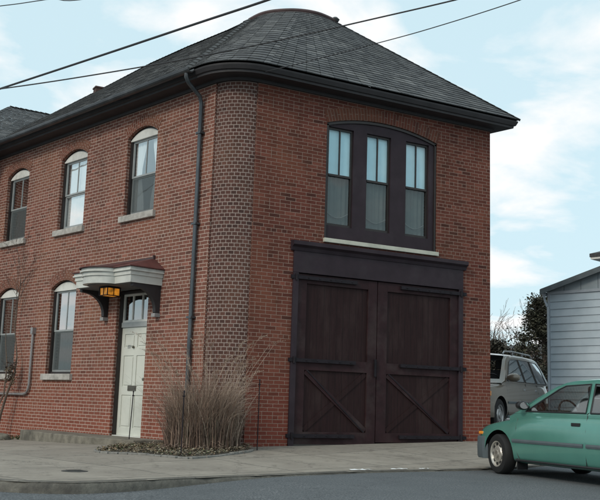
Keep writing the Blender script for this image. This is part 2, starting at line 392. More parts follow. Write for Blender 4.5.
def resample0(P, n):
    d = [0]
    for a_, b_ in zip(P, P[1:]): d.append(d[-1] + (b_ - a_).length)
    out = []; i = 0
    for k in range(n):
        t = d[-1] * k / (n - 1)
        while i < len(P) - 2 and d[i + 1] < t: i += 1
        out.append(P[i].lerp(P[i + 1], (t - d[i]) / max(1e-9, d[i + 1] - d[i])))
    return out, d[-1]
def G2(x, y):                                    # crown and small settling of the slabs
    return G(x, y) + .006 * noise.noise(Vector((x * .8, y * .8, 3)))
pv = MB(); n = 22; vs = []
for a, b in zip(inner, kerb):
    L = math.hypot(a[0] - b[0], a[1] - b[1])
    for k in range(n + 1):
        t = k / n; x = a[0] + (b[0] - a[0]) * t; y = a[1] + (b[1] - a[1]) * t
        vs.append((x, y, G2(x, y)))
    d = Vector((b[0] - a[0], b[1] - a[1])).normalized()
    jz = .006 * noise.noise(Vector((b[0] * 2.1, b[1] * 2.1, 0)))
m_ = n + 1
pv.mesh(vs, [(i * m_ + k, (i + 1) * m_ + k, (i + 1) * m_ + k + 1, i * m_ + k + 1) for i in range(len(inner) - 1) for k in range(m_ - 1)])
setp(pv.build('pavement', PAVE, None, smooth=True, recalc=False, angle=50), kind='structure')

KERB = NT('kerb_stone'); _v = KERB.coord(); _c = KERB.ramp(KERB.noise(_v, 7, 6, .7), [(.3, (.07, .066, .058)), (.7, (.17, .16, .135))])
KERB.base(KERB.mix(KERB.ramp(KERB.noise(_v, 2.2, 5, .7), [(.45, 0), (.65, .7)]), _c, (.045, .042, .038))); KERB.b.inputs['Roughness'].default_value = .92; KERB.bump(KERB.noise(_v, 16, 5, .7), .9, .015)
kb = MB(); vs = []; kp, ktot = resample0([Vector((*p, 0)) for p in kerb], 420)
for i, p in enumerate(kp):
    q0 = kp[max(i - 1, 0)]; q1 = kp[min(i + 1, len(kp) - 1)]; tt = (q1 - q0).normalized(); dd = Vector((tt.y, -tt.x, 0))
    if dd.dot(Vector((-1, -1, 0))) < 0: dd = -dd
    chip = max(0, noise.noise(Vector((p.x * 4.5, p.y * 4.5, 9))) - .28) * .09; w1 = .006 * noise.noise(Vector((p.x * 9, p.y * 9, 0)))
    joint = .010 if i % 16 == 0 else 0
    g_ = G2(p.x, p.y)
    for off, dz in ((-.16, -.02), (-.15, .004), (-.03 - chip, .005 - joint), (-.008 - chip * .6, -.003 - chip * .5 - joint), (.012 + w1 - joint, -.022 - chip - joint), (.024 + w1 * 2 - joint, -.06), (.034, -.17)):
        vs.append((p.x + dd.x * off, p.y + dd.y * off, g_ + dz))
kb.mesh(vs, [(i * 7 + k, (i + 1) * 7 + k, (i + 1) * 7 + k + 1, i * 7 + k + 1) for i in range(len(kp) - 1) for k in range(6)])
setp(kb.build('kerb', KERB.m, None, smooth=True, recalc=False, angle=60), kind='structure')

# ------------------------------------------------------------------ building
H = 6.5
bld = empty('brick_building', K, 'two storey red brick corner building with slate hip roof and dark carriage doors', 'building')

def arc_top(a, b, zs, rise, n=12):
    pts = []
    w = b - a
    if rise <= 0: return [(a, zs), (b, zs)]
    r = (w * w / 4 + rise * rise) / (2 * rise); c = (a + b) / 2; zc = zs + rise - r
    for i in range(n + 1):
        x = a + w * i / n; pts.append((x, zc + math.sqrt(max(0, r * r - (x - c) ** 2))))
    return pts
def panel(mb, x0, x1, zb, top, holes, o, depth, uvoff=(0, 0), back=False):
    """front sheet at offset o with holes [(a, b, z0, toppoly)], top: polyline or number; returns into mb; reveals of given depth"""
    def topz(poly, x):
        if isinstance(poly, (int, float)): return poly
        for (xa, za), (xb, zb_) in zip(poly, poly[1:]):
            if xa - 1e-9 <= x <= xb + 1e-9: return za + (zb_ - za) * (x - xa) / max(1e-9, xb - xa)
        return poly[-1][1] if x > poly[-1][0] else poly[0][1]
    xs = {x0, x1}
    for h in holes: xs |= {h[0], h[1]}
    for h in holes:
        if not isinstance(h[3], (int, float)): xs |= {p[0] for p in h[3]}
    if not isinstance(top, (int, float)): xs |= {p[0] for p in top}
    xs = sorted(x for x in xs if x0 - 1e-9 <= x <= x1 + 1e-9)
    xs = [x for i, x in enumerate(xs) if i == 0 or x - xs[i - 1] > 1e-6]
    def q(pts): mb.face([(x, o, z) for x, z in pts], [(x + uvoff[0], z + uvoff[1]) for x, z in pts])
    for a, b in zip(xs, xs[1:]):
        mid = (a + b) / 2
        hs = sorted([h for h in holes if h[0] < mid < h[1]], key=lambda h: h[2])
        la = lb = zb
        for h in hs:
            if h[2] - la > 1e-6: q([(a, la), (b, lb), (b, h[2]), (a, h[2])])
            la, lb = topz(h[3], a), topz(h[3], b)
        ta, tb = topz(top, a), topz(top, b)
        q([(a, la), (b, lb), (b, tb), (a, ta)])
    for h in holes:
        a, b, z0, tp = h
        poly = [(a, tp), (b, tp)] if isinstance(tp, (int, float)) else tp
        ring = [(a, z0)] + list(poly) + [(b, z0)]
        for p, r_ in zip(ring, ring[1:] + ring[:1]):
            if abs(p[0] - r_[0]) < 1e-6 and abs(p[1] - r_[1]) < 1e-6: continue
            if abs(p[0] - r_[0]) < 1e-6: uv = [(.05, p[1]), (.05, r_[1]), (.05 + depth, r_[1]), (.05 + depth, p[1])]
            else: uv = [(p[0], 0.01), (r_[0], 0.01), (r_[0], depth + .01), (p[0], depth + .01)]
            mb.face([(p[0], o, p[1]), (r_[0], o, r_[1]), (r_[0], o - depth, r_[1]), (p[0], o - depth, p[1])], uv)

# window table for the left wall: (s0, s1, sill z, spring z, rise)
LW = [(2.29, 3.34, 4.36, 5.98, .17), (4.90, 6.0, 4.36, 5.97, .17), (7.50, 8.58, 4.36, 5.96, .17), (4.97, 6.04, 1.22, 3.07, .165), (7.54, 8.6, 1.22, 3.07, .165)]
DOOR = (2.28, 3.35, -.1, 2.86, .02)
w = MB(FL)
holes = [(a, b, z0, arc_top(a, b, zs, r_)) for a, b, z0, zs, r_ in LW + [DOOR]]
panel(w, .50, 16, -.6, H + .1, holes, 0, .30)
w.face([(.50, 0, -.6), (.50, 0, H + .1), (.50, -.12, H + .1), (.50, -.12, -.6)], [(.5, -.6), (.5, H), (.38, H), (.38, -.6)])
setp(w.build('wall', BR_L, bld, recalc=False), 'faded red brick side wall with arched sash windows')
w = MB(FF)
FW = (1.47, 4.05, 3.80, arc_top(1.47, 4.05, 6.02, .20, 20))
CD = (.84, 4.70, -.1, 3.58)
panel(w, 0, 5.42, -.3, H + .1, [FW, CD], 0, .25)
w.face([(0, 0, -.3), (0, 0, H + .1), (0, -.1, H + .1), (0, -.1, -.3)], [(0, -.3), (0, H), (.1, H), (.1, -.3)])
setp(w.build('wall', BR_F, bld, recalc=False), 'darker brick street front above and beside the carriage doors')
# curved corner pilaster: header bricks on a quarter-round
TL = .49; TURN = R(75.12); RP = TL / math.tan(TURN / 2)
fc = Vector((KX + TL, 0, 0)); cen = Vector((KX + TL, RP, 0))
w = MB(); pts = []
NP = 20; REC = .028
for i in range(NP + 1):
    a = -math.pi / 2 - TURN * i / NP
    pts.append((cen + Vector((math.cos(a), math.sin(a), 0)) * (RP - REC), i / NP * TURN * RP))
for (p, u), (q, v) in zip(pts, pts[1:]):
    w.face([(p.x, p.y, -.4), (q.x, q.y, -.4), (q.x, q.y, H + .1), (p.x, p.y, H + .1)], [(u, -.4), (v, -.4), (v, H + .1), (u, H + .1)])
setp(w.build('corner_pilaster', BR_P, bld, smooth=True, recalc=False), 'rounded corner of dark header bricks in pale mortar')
# hidden sides and back, so the house is closed
w = MB()
A = FL(16, 0, 0); B = Vector((5.42, 0, 0)); Cc = Vector((5.42 + DL.x * 16, 16, 0))
for p, q in ((B, Cc), (Cc, A)):
    L = (q - p).length
    w.face([(p.x, p.y, -.3), (q.x, q.y, -.3), (q.x, q.y, H + .1), (p.x, p.y, H + .1)], [(0, -.3), (L, -.3), (L, H + .1), (0, H + .1)])
w.build('wall', BR_F, bld, recalc=False)
# interior floors / partitions keep the rooms dark
w = MB(FL); w.box(.6, 15, -3.5, -.32, 3.35, 3.5); w.box(.6, 15, -2.6, -2.5, 0, H); w.box(4.1, 4.2, -2.5, -.31, 0, H); w.box(6.7, 6.8, -2.5, -.31, 0, H)
w.build('interior', DARKIN, bld)
w = MB(FF); w.box(.2, 5.2, -2.2, -2.1, 0, H); w.box(.2, 5.2, -2.1, -.27, 3.66, 3.74)
w.build('interior', DARKIN, bld)

def arch_band(T, a, b, zs, rise, th, o, mat, name='arch', ext=.0):
    w = b - a; r_ = (w * w / 4 + rise * rise) / (2 * rise); c = (a + b) / 2; zc = zs + rise - r_
    t0 = math.asin((w / 2 + ext) / r_); n = 24; mb = MB(T)
    P = lambda t, rr, oo: (c + math.sin(t) * rr, oo, zc + math.cos(t) * rr)
    for i in range(n):
        t1, t2 = -t0 + 2 * t0 * i / n, -t0 + 2 * t0 * (i + 1) / n
        u1, u2 = t1 * (r_ + th / 2), t2 * (r_ + th / 2)
        mb.face([P(t1, r_ - .001, o), P(t2, r_ - .001, o), P(t2, r_ + th, o), P(t1, r_ + th, o)], [(0, u1), (0, u2), (th, u2), (th, u1)])
        mb.face([P(t1, r_ - .001, o), P(t2, r_ - .001, o), P(t2, r_ - .001, -.1), P(t1, r_ - .001, -.1)], [(0, u1), (0, u2), (.1, u2), (.1, u1)])
        mb.face([P(t1, r_ + th, o), P(t2, r_ + th, o), P(t2, r_ + th, 0), P(t1, r_ + th, 0)], [(0, u1), (0, u2), (.1, u2), (.1, u1)])
    return mb.build(name, mat, bld, recalc=False)
for k, (a, b, z0, zs, r_) in enumerate(LW): arch_band(FL, a, b, zs, r_, .222, .006, BR_AR)
arch_band(FF, 1.47, 4.05, 6.02, .20, .235, .006, BR_A)

def curtain(mb, x0, x1, z0, z1, o, folds=7, amp=.02, gather=0):
    n = folds * 6; vs = []
    for i in range(n + 1):
        t = i / n
        for j in range(9):
            zt = j / 8
            xx = x0 + (x1 - x0) * t
            if gather: xx = x0 + (xx - x0) * (1 - gather * math.sin(math.pi * min(1, (1 - zt) * 1.1)) ** 2)
            vs.append((xx, o + amp * math.sin(t * folds * 2 * math.pi) * (.6 + .4 * zt), z0 + (z1 - z0) * zt))
    mb.mesh(vs, [(i * 9 + j, i * 9 + j + 1, (i + 1) * 9 + j + 1, (i + 1) * 9 + j) for i in range(n) for j in range(8)])

def sash_window(T, spec, style, label):
    a, b, z0, zs, rise = spec
    fr = MB(T); jw = .055
    arc = arc_top(a, b, zs, rise)
    # outer black moulding: two jambs, sill board and curved head, 7 cm thick
    fr.box(a, a + jw, -.19, -.075, z0, zs); fr.box(b - jw, b, -.19, -.075, z0, zs); fr.box(a + jw, b - jw, -.19, -.09, z0, z0 + .05)
    for (x1, zz1), (x2, zz2) in zip(arc, arc[1:]):
        fr.mesh([(x1, -.075, zz1 - .035), (x2, -.075, zz2 - .035), (x2, -.075, zz2), (x1, -.075, zz1), (x1, -.19, zz1 - .035), (x2, -.19, zz2 - .035), (x2, -.19, zz2), (x1, -.19, zz1)],
                [(0, 1, 2, 3), (4, 7, 6, 5), (0, 4, 5, 1), (2, 6, 7, 3)])
    f = fr.build('window', BLKFR, bld); setp(f, label)
    hd = MB(T); zh = zs - .055; arc2 = arc_top(a + .01, b - .01, zs - .035, rise - .005)
    poly = [(a + .02, zh)] + [(x, z) for x, z in arc2] + [(b - .02, zh)]
    hd.prism(poly, -.13, -.068); hd.build('window_head', WHT, f)
    x0, x1 = a + jw, b - jw; zm = z0 + (zh - z0) * .51
    up = MB(T)
    for s_ in ((x0, x0 + .035, z0 * 0 + zm, zh), (x1 - .035, x1, zm, zh), (x0 + .035, x1 - .035, zh - .04, zh), (x0 + .035, x1 - .035, zm, zm + .035)): up.box(s_[0], s_[1], -.145, -.115, s_[2], s_[3])
    c = (x0 + x1) / 2
    if style != 'plain': up.box(c - .01, c + .01, -.143, -.12, zm + .035, zh - .04)
    u = up.build('upper_sash', SASH, f)
    gl = MB(T); gl.face([(x0 + .03, -.132, zm + .03), (x1 - .03, -.132, zm + .03), (x1 - .03, -.132, zh - .03), (x0 + .03, -.132, zh - .03)]); gl.build('pane', GLASS, f, recalc=False)
    lo = MB(T)
    for s_ in ((x0, x0 + .03, z0 + .05, zm), (x1 - .03, x1, z0 + .05, zm), (x0 + .03, x1 - .03, z0 + .05, z0 + .10), (x0 + .03, x1 - .03, zm - .03, zm - .002)): lo.box(s_[0], s_[1], -.17, -.135, s_[2], s_[3])
    l_ = lo.build('lower_sash', SASH, f)
    gl = MB(T); gl.face([(x0 + .03, -.155, z0 + .09), (x1 - .03, -.155, z0 + .09), (x1 - .03, -.155, zm - .02), (x0 + .03, -.155, zm - .02)]); gl.build('pane', GLASS, f, recalc=False)
    si = MB(T); si.box(a - .08, b + .08, -.12, .07, z0 - .13, z0 - .002); setp(si.build('window_sill', STONE, f, bevel=.008))
    zt, zb = zh, z0 + .05
    if style == 'white':
        q = MB(T); curtain(q, x0, x1, zb, zt, -.195, 6, .010); q.build('curtain', CURT, f, smooth=True, recalc=False)
    elif style == 'parted':
        q = MB(T); curtain(q, x0, x0 + .36, zb, zt, -.195, 3, .012, .35); q.build('curtain', CURT, f, smooth=True, recalc=False)
        q = MB(T); curtain(q, x1, x1 - .36, zb, zt, -.195, 3, .012, .35); q.build('curtain', CURT, f, smooth=True, recalc=False)
    elif style == 'drape':
        q = MB(T); curtain(q, x0, x1, zb, zt, -.24, 8, .02); q.build('curtain', CURTG, f, smooth=True, recalc=False)
    if style in ('drape', 'parted', 'dark'):
        q = MB(T); q.face([(x0 + .03, -.112, z0 + .09), (x1 - .03, -.112, z0 + .09), (x1 - .03, -.112, zm - .0), (x0 + .03, -.112, zm - .0)])
        q.build('insect_screen', MESH, f, recalc=False)
    return f
def meshmat():
    t = NT('screen_mesh'); t.b.inputs['Base Color'].default_value = (.075, .09, .092, 1); t.b.inputs['Roughness'].default_value = .8
    tr = t.n('ShaderNodeBsdfTransparent'); ms = t.n('ShaderNodeMixShader'); ms.inputs[0].default_value = .62
    t.l(tr.outputs[0], ms.inputs[1]); t.l(t.b.outputs[0], ms.inputs[2]); t.l(ms.outputs[0], t.out.inputs[0]); return t.m
MESH = meshmat()
sash_window(FL, LW[0], 'parted', 'upper side window with parted white curtains')
sash_window(FL, LW[1], 'white', 'upper side window filled by white curtain')
sash_window(FL, LW[2], 'dark', 'dark upper side window behind bare twigs')
sash_window(FL, LW[3], 'drape', 'lower side window with dark drape and grey screen')
sash_window(FL, LW[4], 'drape', 'lower side window at the picture edge')

# ---- front door
dr = MB(FL); a, b, z0, zs, _ = DOOR
for s_ in ((a, a + .05, 0.02, 2.84), (b - .05, b, .02, 2.84)): dr.box(s_[0], s_[1], -.2, -.06, s_[2], s_[3])
dr.box(a + .05, b - .05, -.2, -.06, 2.79, 2.84)
df = dr.build('door_frame', BLKFR, bld)
dr = MB(FL); x0, x1 = a + .05, b - .05
panel(dr, x0, x1, .05, 2.13, [(x0 + .10, x0 + .43, 1.02 * k + .0 + z, z + h) for k, z, h in ((0, .20, .62), (0, .98, .60), (0, 1.74, .26))] + [(x0 + .53, x1 - .10, z, z + h) for z, h in ((.20, .62), (.98, .60), (1.74, .26))], -.13, .016)
dr.box(x0, x1, -.17, -.146, .05, 2.13)
d = dr.build('door', DOORW, bld, recalc=False); setp(d, 'white six-panel door under the canopy')
q = MB(FL)
for s0, s1 in ((x0 + .13, x0 + .40), (x0 + .56, x1 - .13)):
    for z, h in ((.23, .56), (1.01, .54), (1.77, .20)): q.box(s0, s1, -.146, -.134, z, z + h)
q.build('raised_panel', DOORW, d, bevel=.004)
q = MB(FL); q.box(x0 + .38, x0 + .66, -.13, -.118, .90, 1.0); q.box(x0 + .40, x0 + .64, -.118, -.112, .935, .965); q.build('mail_slot', simple('dull_brass', (.12, .11, .09), .5, .5), d)
q = MB(FL); q.lathe([(0, .0), (.02, .0), (.026, .02), (.02, .04), (0, .045)], tuple(Vector((x0 + .53, -.13, 1.74))), 'y', 14)
q.v = q.v; q.build('door_knocker', simple('aged_brass', (.16, .15, .12), .4, .8), d, smooth=True)
q = MB(FL); q.lathe([(0, 0), (.03, 0), (.03, .01), (.012, .015), (.012, .04), (.03, .05), (.03, .07), (0, .078)], (x0 + .07, -.13, 1.12), 'y', 14); q.build('door_knob', MATS['aged_brass'], d, smooth=True)
q = MB(FL); q.box(x0, x1, -.2, -.10, 2.132, 2.23); q.build('transom_bar', SASH, df)
q = MB(FL)
t0, t1 = 2.232, 2.788
for s_ in ((x0, x0 + .035, t0, t1), (x1 - .035, x1, t0, t1), (x0 + .035, x1 - .035, t0, t0 + .04), (x0 + .035, x1 - .035, t1 - .04, t1)): q.box(s_[0], s_[1], -.16, -.12, s_[2], s_[3])
for k in (1, 2): c = x0 + (x1 - x0) * k / 3; q.box(c - .014, c + .014, -.158, -.122, t0 + .04, t1 - .04)
tw = q.build('transom_window', WHT, df)
q = MB(FL); q.face([(x0 + .03, -.14, t0 + .03), (x1 - .03, -.14, t0 + .03), (x1 - .03, -.14, t1 - .03), (x0 + .03, -.14, t1 - .03)]); q.build('pane', GLASS, df, recalc=False)
q = MB(FL); q.box(x0 - .03, x1 + .03, -.21, -.05, .018, .048); q.build('door_sill', WHT, df)
# house number stencilled on the door's top panel, small grey figures
def text_mesh(s, size, mat, parent, T, at, depth=.004, name='house_number'):
    cu = bpy.data.curves.new('t', 'FONT'); cu.body = s; cu.size = size; cu.extrude = depth / 2; cu.align_x = 'CENTER'
    o = bpy.data.objects.new('t', cu); col.objects.link(o); bpy.context.view_layer.update()
    me = bpy.data.meshes.new_from_object(o.evaluated_get(bpy.context.evaluated_depsgraph_get()))
    mb = MB(); fl = -1 if T is FL else 1
    mb.v = [tuple(T(at[0] + fl * v.co.x, at[1] + v.co.z, at[2] + v.co.y)) for v in me.vertices]; mb.f = [tuple(p.vertices) for p in me.polygons]; mb.uv = [None] * len(mb.f); mb.mi = [0] * len(mb.f)
    bpy.data.objects.remove(o); bpy.data.curves.remove(cu); bpy.data.meshes.remove(me)
    return mb.build(name, mat, parent)
text_mesh('60', .105, SASH, d, FL, (x0 + .70, -.127, 1.715))

# landing slab
q = MB(FL); q.prism([(1.58, .62), (1.50, -.05), (5.9, -.05), (5.9, .55), (5.5, .66), (4.0, .80), (2.6, .82), (1.9, .74)], -.45, .035, axis=2)
ls = q.build('landing_slab', CONC, bld, bevel=.015)

# ---- canopy over the side door
can = MB(FL); c0, c1 = 1.84, 3.80; cm = 2.82; pr = .72
def can_outline(grow, bowr=.34, hw=.44):
    pts = [(c0 - grow, 0), (c0 - grow, pr + grow), (cm - hw - grow * .3, pr + grow)]
    for i in range(1, 16):
        t = math.pi * i / 16; pts.append((cm - (hw + grow * .3) * math.cos(t), pr + grow + (bowr + grow * .4) * math.sin(t)))
    pts += [(cm + hw + grow * .3, pr + grow), (c1 + grow, pr + grow), (c1 + grow, 0)]
    return pts
can.prism(can_outline(-.02), 2.86, 3.0, axis=2)
can.prism(can_outline(0), 3.0, 3.075, axis=2)
can.prism(can_outline(.035), 3.075, 3.10, axis=2)
can.prism(can_outline(.015), 3.10, 3.145, axis=2)
cn = can.build('canopy', CANW, bld, smooth=True, angle=25); setp(cn, 'white bow-fronted door canopy with red tin top')
q = MB(FL)
ol = can_outline(.05); n = len(ol)
apex0, apex1 = 2.15, 3.5
inn = []
for s_, o_ in ol:
    inn.append((min(max(s_, apex0), apex1), 0.0 if o_ < .01 else .02, 3.40))
vs = [(s_, o_, 3.147) for s_, o_ in ol] + [(s_, o_, 3.165) for s_, o_ in ol] + inn
q.mesh(vs, [(i, i + 1, n + i + 1, n + i) for i in range(n - 1)] + [(n + i, n + i + 1, 2 * n + i + 1, 2 * n + i) for i in range(n - 1)])
q.build('canopy_roof', REDTIN, cn)
q = MB(FL); q.box(apex0 - .03, apex0 + .0, -.0, .05, 3.32, 3.46); q.box(apex0, apex1, 0, .03, 3.37, 3.43); q.build('flashing', REDCAP, cn)
for sc_ in (1.93, 3.71):
    q = MB(FL)
    prof = [(0, 2.855), (.62, 2.855), (.62, 2.80)]
    for i in range(13): t = i / 12; prof.append((.60 - .50 * math.sin(t * math.pi / 2) ** .9, 2.79 - .41 * (1 - math.cos(t * math.pi / 2)) ))
    prof += [(.10, 2.36), (.07, 2.34), (0, 2.34)]
    q.prism(prof, sc_ - .045, sc_ + .045, axis=0); br = q.build('bracket', CORN, cn)
    q = MB(FL); q.box(sc_ - .06, sc_ + .06, .0, .12, 2.27, 2.338); q.build('bracket_foot', simple('bracket_foot_grey', (.25, .25, .25), .7) if 'bracket_foot_grey' not in MATS else MATS['bracket_foot_grey'], cn)
# soffit underside dark boards
q = MB(FL); q.prism(can_outline(-.06, .30, .40), 2.845, 2.859, axis=2); q.build('canopy_soffit', simple('soffit_grey', (.10, .10, .10), .7), cn)

# ---- front triple window
fw = MB(FF)
tp = arc_top(1.475, 4.045, 6.015, .195, 20)
SX = [(1.54, 2.10), (2.40, 2.96), (3.32, 3.88)]
panel(fw, 1.475, 4.045, 3.80, tp, [(x0, x1, 4.06, 5.97) for x0, x1 in SX], -.05, .10)
f3 = fw.build('window', FRAMEP, bld, recalc=False); setp(f3, 'wide charcoal triple window with arched head over the carriage doors')
q = MB(FF)
for (x1, zz1), (x2, zz2) in zip(tp, tp[1:]):
    q.mesh([(x1, -.02, zz1 - .05), (x2, -.02, zz2 - .05), (x2, -.02, zz2), (x1, -.02, zz1), (x1, -.049, zz1 - .05), (x2, -.049, zz2 - .05)], [(0, 1, 2, 3), (0, 4, 5, 1)])
q.box(1.475, 1.52, -.049, -.02, 3.8, 6.0); q.box(4.0, 4.045, -.049, -.02, 3.8, 6.0)
q.build('moulding', BLKFR, f3)
q = MB(FF); q.box(1.45, 4.07, -.04, .06, 3.72, 3.798); q.build('window_sill', CREAM, f3, bevel=.006)
for x0, x1 in SX:
    zm = 5.04
    q = MB(FF)
    q.box(x0, x0 + .035, -.13, -.09, 4.06, 5.97); q.box(x1 - .035, x1, -.13, -.09, 4.06, 5.97); q.box(x0 + .035, x1 - .035, -.13, -.09, 5.93, 5.97); q.box(x0 + .035, x1 - .035, -.13, -.09, 4.06, 4.11); q.box(x0 + .035, x1 - .035, -.13, -.08, zm - .02, zm + .02)
    c = (x0 + x1) / 2; q.box(c - .012, c + .012, -.125, -.095, zm + .02, 5.93)
    s_ = q.build('sash', BLKFR, f3)
    q = MB(FF); q.face([(x0 + .03, -.115, zm), (x1 - .03, -.115, zm), (x1 - .03, -.115, 5.94), (x0 + .03, -.115, 5.94)]); q.build('pane', GLASSB, f3, recalc=False)
    q = MB(FF); q.face([(x0 + .03, -.118, 4.10), (x1 - .03, -.118, 4.10), (x1 - .03, -.118, zm), (x0 + .03, -.118, zm)]); q.build('pane', GLASSF, f3, recalc=False)
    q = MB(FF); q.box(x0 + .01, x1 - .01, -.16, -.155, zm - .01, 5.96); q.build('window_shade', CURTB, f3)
    q = MB(FF); curtain(q, x0 + .02, x1 - .02, 4.08, zm, -.18, 5, .012); q.build('curtain', CURTD, f3, smooth=True, recalc=False)
    q = MB(FF)
    q.tube([(x0 + .04 + (x1 - x0 - .08) * t / 12, -.150, 4.34 - .10 * math.sin(math.pi * t / 12)) for t in range(13)], .010, 5)
    q.build('curtain_hem', SCREENB, f3)

# ---- carriage doors
q = MB(FF)
q.box(.84, .95, -.22, .035, .0, 3.10); q.box(4.60, 4.70, -.22, .035, .10, 3.10); q.box(.84, 4.70, -.22, .035, 3.102, 3.54)
cf = q.build('carriage_door_frame', FRAMEP, bld, bevel=.005); setp(cf, 'charcoal frame and header board of the carriage doorway')
q = MB(FF); q.prism([(0, 3.5), (.05, 3.5), (.07, 3.56), (.13, 3.60), (.13, 3.67), (0, 3.69)], .78, 4.76, axis=0)
q.v = [tuple(Vector(v)) for v in q.v]; q.build('door_cornice', FRAMEP, cf)
for side, (x0, x1) in enumerate(((.955, 2.675), (2.69, 4.595))):
    zb = .02 + .028 * x0
    q = MB(FF); q.box(x0, x1, -.09, -.04, zb, 3.09); leaf = q.build('carriage_door', PLANK, bld)
    setp(leaf, ('left' if side == 0 else 'right') + ' leaf of the dark brown carriage doors')
    q = MB(FF); sl_, sr_ = (.19, .20) if side == 0 else (.22, .19)
    q.box(x0, x0 + sl_, -.039, -.005, zb, 3.09); q.box(x1 - sr_, x1, -.039, -.005, zb, 3.09)
    q.box(x0 + sl_, x1 - sr_, -.039, -.007, 2.92, 3.09); q.box(x0 + sl_, x1 - sr_, -.039, -.007, 1.36, 1.56); q.box(x0 + sl_, x1 - sr_, -.039, -.007, zb, .27)
    st_ = q.build('door_rails', DARKWOOD, leaf, bevel=.003)
    ax, bx = x0 + sl_, x1 - sr_
    def brace(p, q_, w_, o0, o1, nm, mt):
        d_ = Vector((q_[0] - p[0], q_[1] - p[1])).normalized(); nn = Vector((-d_.y, d_.x)) * w_ / 2
        z = MB(FF); z.prism([(p[0] + nn.x, p[1] + nn.y), (q_[0] + nn.x, q_[1] + nn.y), (q_[0] - nn.x, q_[1] - nn.y), (p[0] - nn.x, p[1] - nn.y)], o0, o1); return z.build(nm, mt, leaf)
    brace((ax + .02, 1.34), (bx - .02, .30), .10, -.039, -.012, 'cross_brace', DARKWOOD)
    brace((bx - .02, 1.34), (ax + .02, .30), .09, -.0395, -.025, 'cross_brace', PLANK)
    q = MB(FF); q.bar((ax + .05, -.008, 1.36), (bx - .05, -.008, .28), .012, .022); q.build('brace_rod', IRON, leaf)
    hx0, hx1 = (.80, 2.20) if side == 0 else (4.78, 3.2)
    for zz in (3.02, 1.56 - .03, .20):
        q = MB(FF); lo_, hi_ = min(hx0, hx1), max(hx0, hx1)
        zz2 = zz
        q.box(lo_, hi_, -.004, .045, zz2 - .032, zz2 + .032); q.lathe([(0, -.06), (.022, -.06), (.022, .06), (0, .06)], ((.90 if side == 0 else 4.65), .05, zz2), 'z', 10)
        for kx in range(6): bx_ = lo_ + (hi_ - lo_) * (kx + .5) / 6; q.lathe([(0, .030), (.015, .030), (.015, .046), (.010, .056), (0, .058)], (bx_, 0, zz2), 'y', 8)
        q.build('strap_hinge', IRON, leaf)
q = MB(FF); q.box(2.62, 2.66, .0, .035, 1.30, 1.62); q.build('door_pull', IRON, cf)
q = MB(FF); q.box(.84, 4.70, -.2, .03, -.02, .055); q.build('threshold', simple('oily_wood', (.03, .028, .026), .7), cf)

# ---- eaves: cornice swept along the eave path
def eave_path(o, far=16.0, back=True):
    """corner path at outward offset o: left wall far -> curve -> front -> right tip -> back"""
    pts = []
    for i in range(33): pts.append(FL(far + (.50 - far) * i / 32, o, 0))
    r_ = RP + o
    for i in range(1, 16):
        a_ = -math.pi / 2 - TURN * (1 - i / 16); pts.append(cen + Vector((math.cos(a_), math.sin(a_), 0)) * r_)
    for i in range(17): pts.append(Vector((KX + TL + (5.42 + o - KX - TL) * i / 16, -o, 0)))
    return pts
def sweep(prof, name, mat, smooth=False):
    paths = [[Vector((p.x, p.y, z)) for p in eave_path(o)] for o, z in prof]
    n = len(paths[0]); mb = MB()
    # return along the right side, down the alley
    for k, (o, z) in enumerate(prof): paths[k].append(Vector((5.42 + DL.x * 16 + o, 16, z)))
    n += 1
    vs = [tuple(p) for pa in paths for p in pa]; m_ = len(prof)
    mb.mesh(vs, [(k * n + i, k * n + i + 1, (k + 1) % m_ * n + i + 1, (k + 1) % m_ * n + i) for k in range(m_) for i in range(n - 1)])
    return mb.build(name, mat, bld, smooth=smooth, angle=30)
ZE = 6.70
cornice = sweep([(-.02, 6.505), (.045, 6.505), (.06, 6.555), (.34, 6.555), (.345, 6.595), (.375, 6.605), (.405, 6.67), (.41, ZE), (-.02, ZE)], 'cornice', CORN)
# half-round gutter along the left eave
q = MB(FL); gp = []
for t in range(9): a_ = math.pi + math.pi * t / 8; gp.append((.50 + .065 * math.cos(a_), 6.70 + .065 * math.sin(a_)))
prof = gp + [(.56, 6.705), (.575, 6.71), (.575, 6.685)] + [(.50 + .075 * math.cos(2 * math.pi - math.pi * t / 8), 6.69 + .075 * math.sin(2 * math.pi - math.pi * t / 8)) for t in range(9)]
vs = []; n = len(prof)
for s_ in (.62, 15.8): vs += [(s_, o, z) for o, z in prof]
q.mesh(vs, [(i, (i + 1) % n, n + (i + 1) % n, n + i) for i in range(n)] + [tuple(range(n)), tuple(range(n, 2 * n))])
gut = q.build('gutter', GUTTER, bld)
q = MB(FL); q.tube([(.75, .50, 6.68), (.75, .50, 6.56), (.76, .44, 6.47), (.82, .12, 6.30), (.84, .065, 6.18), (.84, .06, 5.0), (.84, .06, 3.0), (.84, .06, .9), (.84, .06, .05)], .040, 12)
for z in (5.6, 3.9, 2.2): q.box(.77, .91, 0, .112, z, z + .035)
q.build('downspout', simple('downspout_paint', (.07, .08, .09), .32, .55, .2, 3, .1, dirt=(.15, .15, .15)), bld, smooth=True, angle=35)

